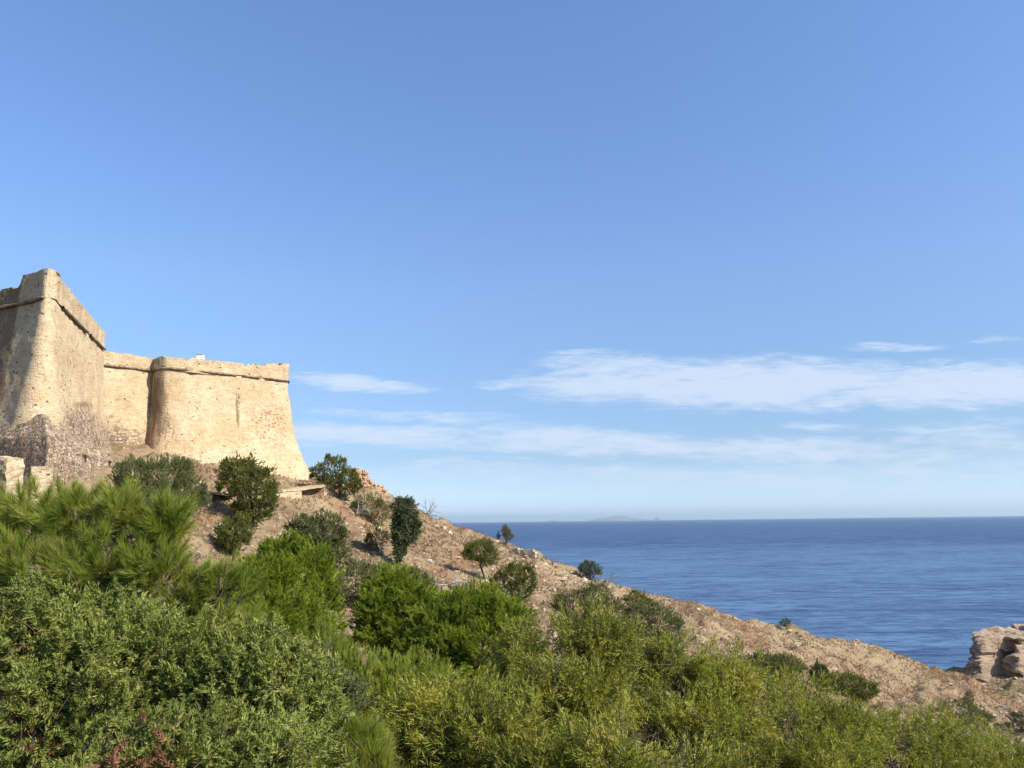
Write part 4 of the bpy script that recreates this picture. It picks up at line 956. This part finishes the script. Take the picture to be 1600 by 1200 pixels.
# ------------------------------------------------------------------ rubble and dry grass on the slope
def vis_points(n, x0=-36, x1=86, y0=52, y1=122):
    X = rng.uniform(x0, x1, n); Y = rng.uniform(y0, y1, n); Z = H(X, Y)
    px, py = to_px(np.stack([X, Y, Z], -1))
    k = (px > 250) & (px < 1680) & (Z > 1.0) & (py < 1230)
    return X[k], Y[k], Z[k]
ico = None
def rubble():
    t = (1 + 5 ** 0.5) / 2
    iv = unit(np.array([[-1, t, 0], [1, t, 0], [-1, -t, 0], [1, -t, 0], [0, -1, t], [0, 1, t], [0, -1, -t], [0, 1, -t], [t, 0, -1], [t, 0, 1], [-t, 0, -1], [-t, 0, 1]], float))
    fc = np.array([[0, 11, 5], [0, 5, 1], [0, 1, 7], [0, 7, 10], [0, 10, 11], [1, 5, 9], [5, 11, 4], [11, 10, 2], [10, 7, 6], [7, 1, 8], [3, 9, 4], [3, 4, 2], [3, 2, 6], [3, 6, 8], [3, 8, 9], [4, 9, 5], [2, 4, 11], [6, 2, 10], [8, 6, 7], [9, 8, 1]])
    X, Y, Z = vis_points(20000)
    zone = fbm(X * 0.13, Y * 0.13, 55, 4)
    k = rng.random(len(X)) < np.clip(0.35 + zone * 1.5, 0.04, 1); X, Y, Z = X[k], Y[k], Z[k]; n = len(X)
    far_ = np.clip((X - 12) / 14, 0, 1); keep = rng.random(n) > far_ * 0.6; X, Y, Z = X[keep], Y[keep], Z[keep]; n = len(X); far_ = far_[keep]
    s = 0.06 + 0.17 * rng.random(n) ** 2 + 0.26 * (rng.random(n) > 0.95 + far_ * 0.04)
    V = iv[None] * (1 + 0.28 * rng.normal(size=(n, 12, 1))) * s[:, None, None] * rng.uniform(0.6, 1.4, (n, 1, 3)) * np.array([1, 1, .7])
    V = V + np.stack([X, Y, Z + s * 0.15], -1)[:, None]
    Fc = (fc[None] + np.arange(n)[:, None, None] * 12).reshape(-1, 3)
    o = npmesh('rubble', V.reshape(-1, 3), Fc, M_PALE); tag(o, 'loose pale limestone rubble strewn over the dry slope', 'rubble', kind='stuff')
rubble()
def grass():
    X, Y, Z = vis_points(60000)
    zone = fbm(X * 0.1 + 40, Y * 0.1, 77, 4)
    k = rng.random(len(X)) < np.clip(0.5 + zone * 1.5, 0.08, 1); X, Y, Z = X[k], Y[k], Z[k]; n = len(X)
    T = np.stack([X, Y, Z], -1); D = unit(np.array([0, 0, 1.0]) + rng.normal(0, 0.1, (n, 3)))
    V, Q = shoots(T, D, L=0.02, n=9, ll=0.34, lw=0.035, a0=0.05, a1=0.9, shape='needle')
    o = npmesh('dry_grass', V, Q, M_GRASS); tag(o, 'tufts of dry straw coloured grass on the slope', 'grass', kind='stuff')
grass()
def scrub():
    X, Y, Z = vis_points(9000)
    zone = fbm(X * 0.12 + 11, Y * 0.12 + 5, 91, 4)
    k = rng.random(len(X)) < np.clip(zone * 2.2 + 0.1, 0.0, 1) * np.clip(1.1 - (X - 10) / 60, 0.25, 1); X, Y, Z = X[k], Y[k], Z[k]; n = len(X)
    T = np.repeat(np.stack([X, Y, Z + 0.1], -1), 5, 0) + rng.normal(0, 0.16, (n * 5, 3)) * np.array([1, 1, .4]); D = unit(np.array([0, 0, 0.8]) + rng.normal(0, 0.5, (n * 5, 3)))
    V, Q = shoots(T, D, L=0.2, n=9, ll=0.16, lw=0.04, a0=0.2, a1=1.3)
    o = npmesh('dry_scrub', V, Q, M_SCRUB); tag(o, 'low reddish brown dried scrub in patches over the slope', 'scrub', kind='stuff')
M_SCRUB = leaf_mat('dry_scrub', (0.10, 0.06, 0.03), (0.26, 0.16, 0.08), (0.14, 0.15, 0.06), 0.15, 0.8, 0.2, 0.2)
scrub()

# ------------------------------------------------------------------ sea haze
m_, g_, out_ = newmat('sea_air')
pv = g_.n('ShaderNodeVolumePrincipled', ins={'Color': (0.74, 0.88, 0.93, 1), 'Density': 0.000030, 'Anisotropy': 0.3})
m_.node_tree.links.new(pv.outputs[0], out_.inputs['Volume'])
V, Fc = boxm((0, 0, 207), (124000, 124000, 424))
o = npmesh('haze', V, Fc, m_); tag(o, kind='stuff')
o['label'] = 'thin pale sea haze'
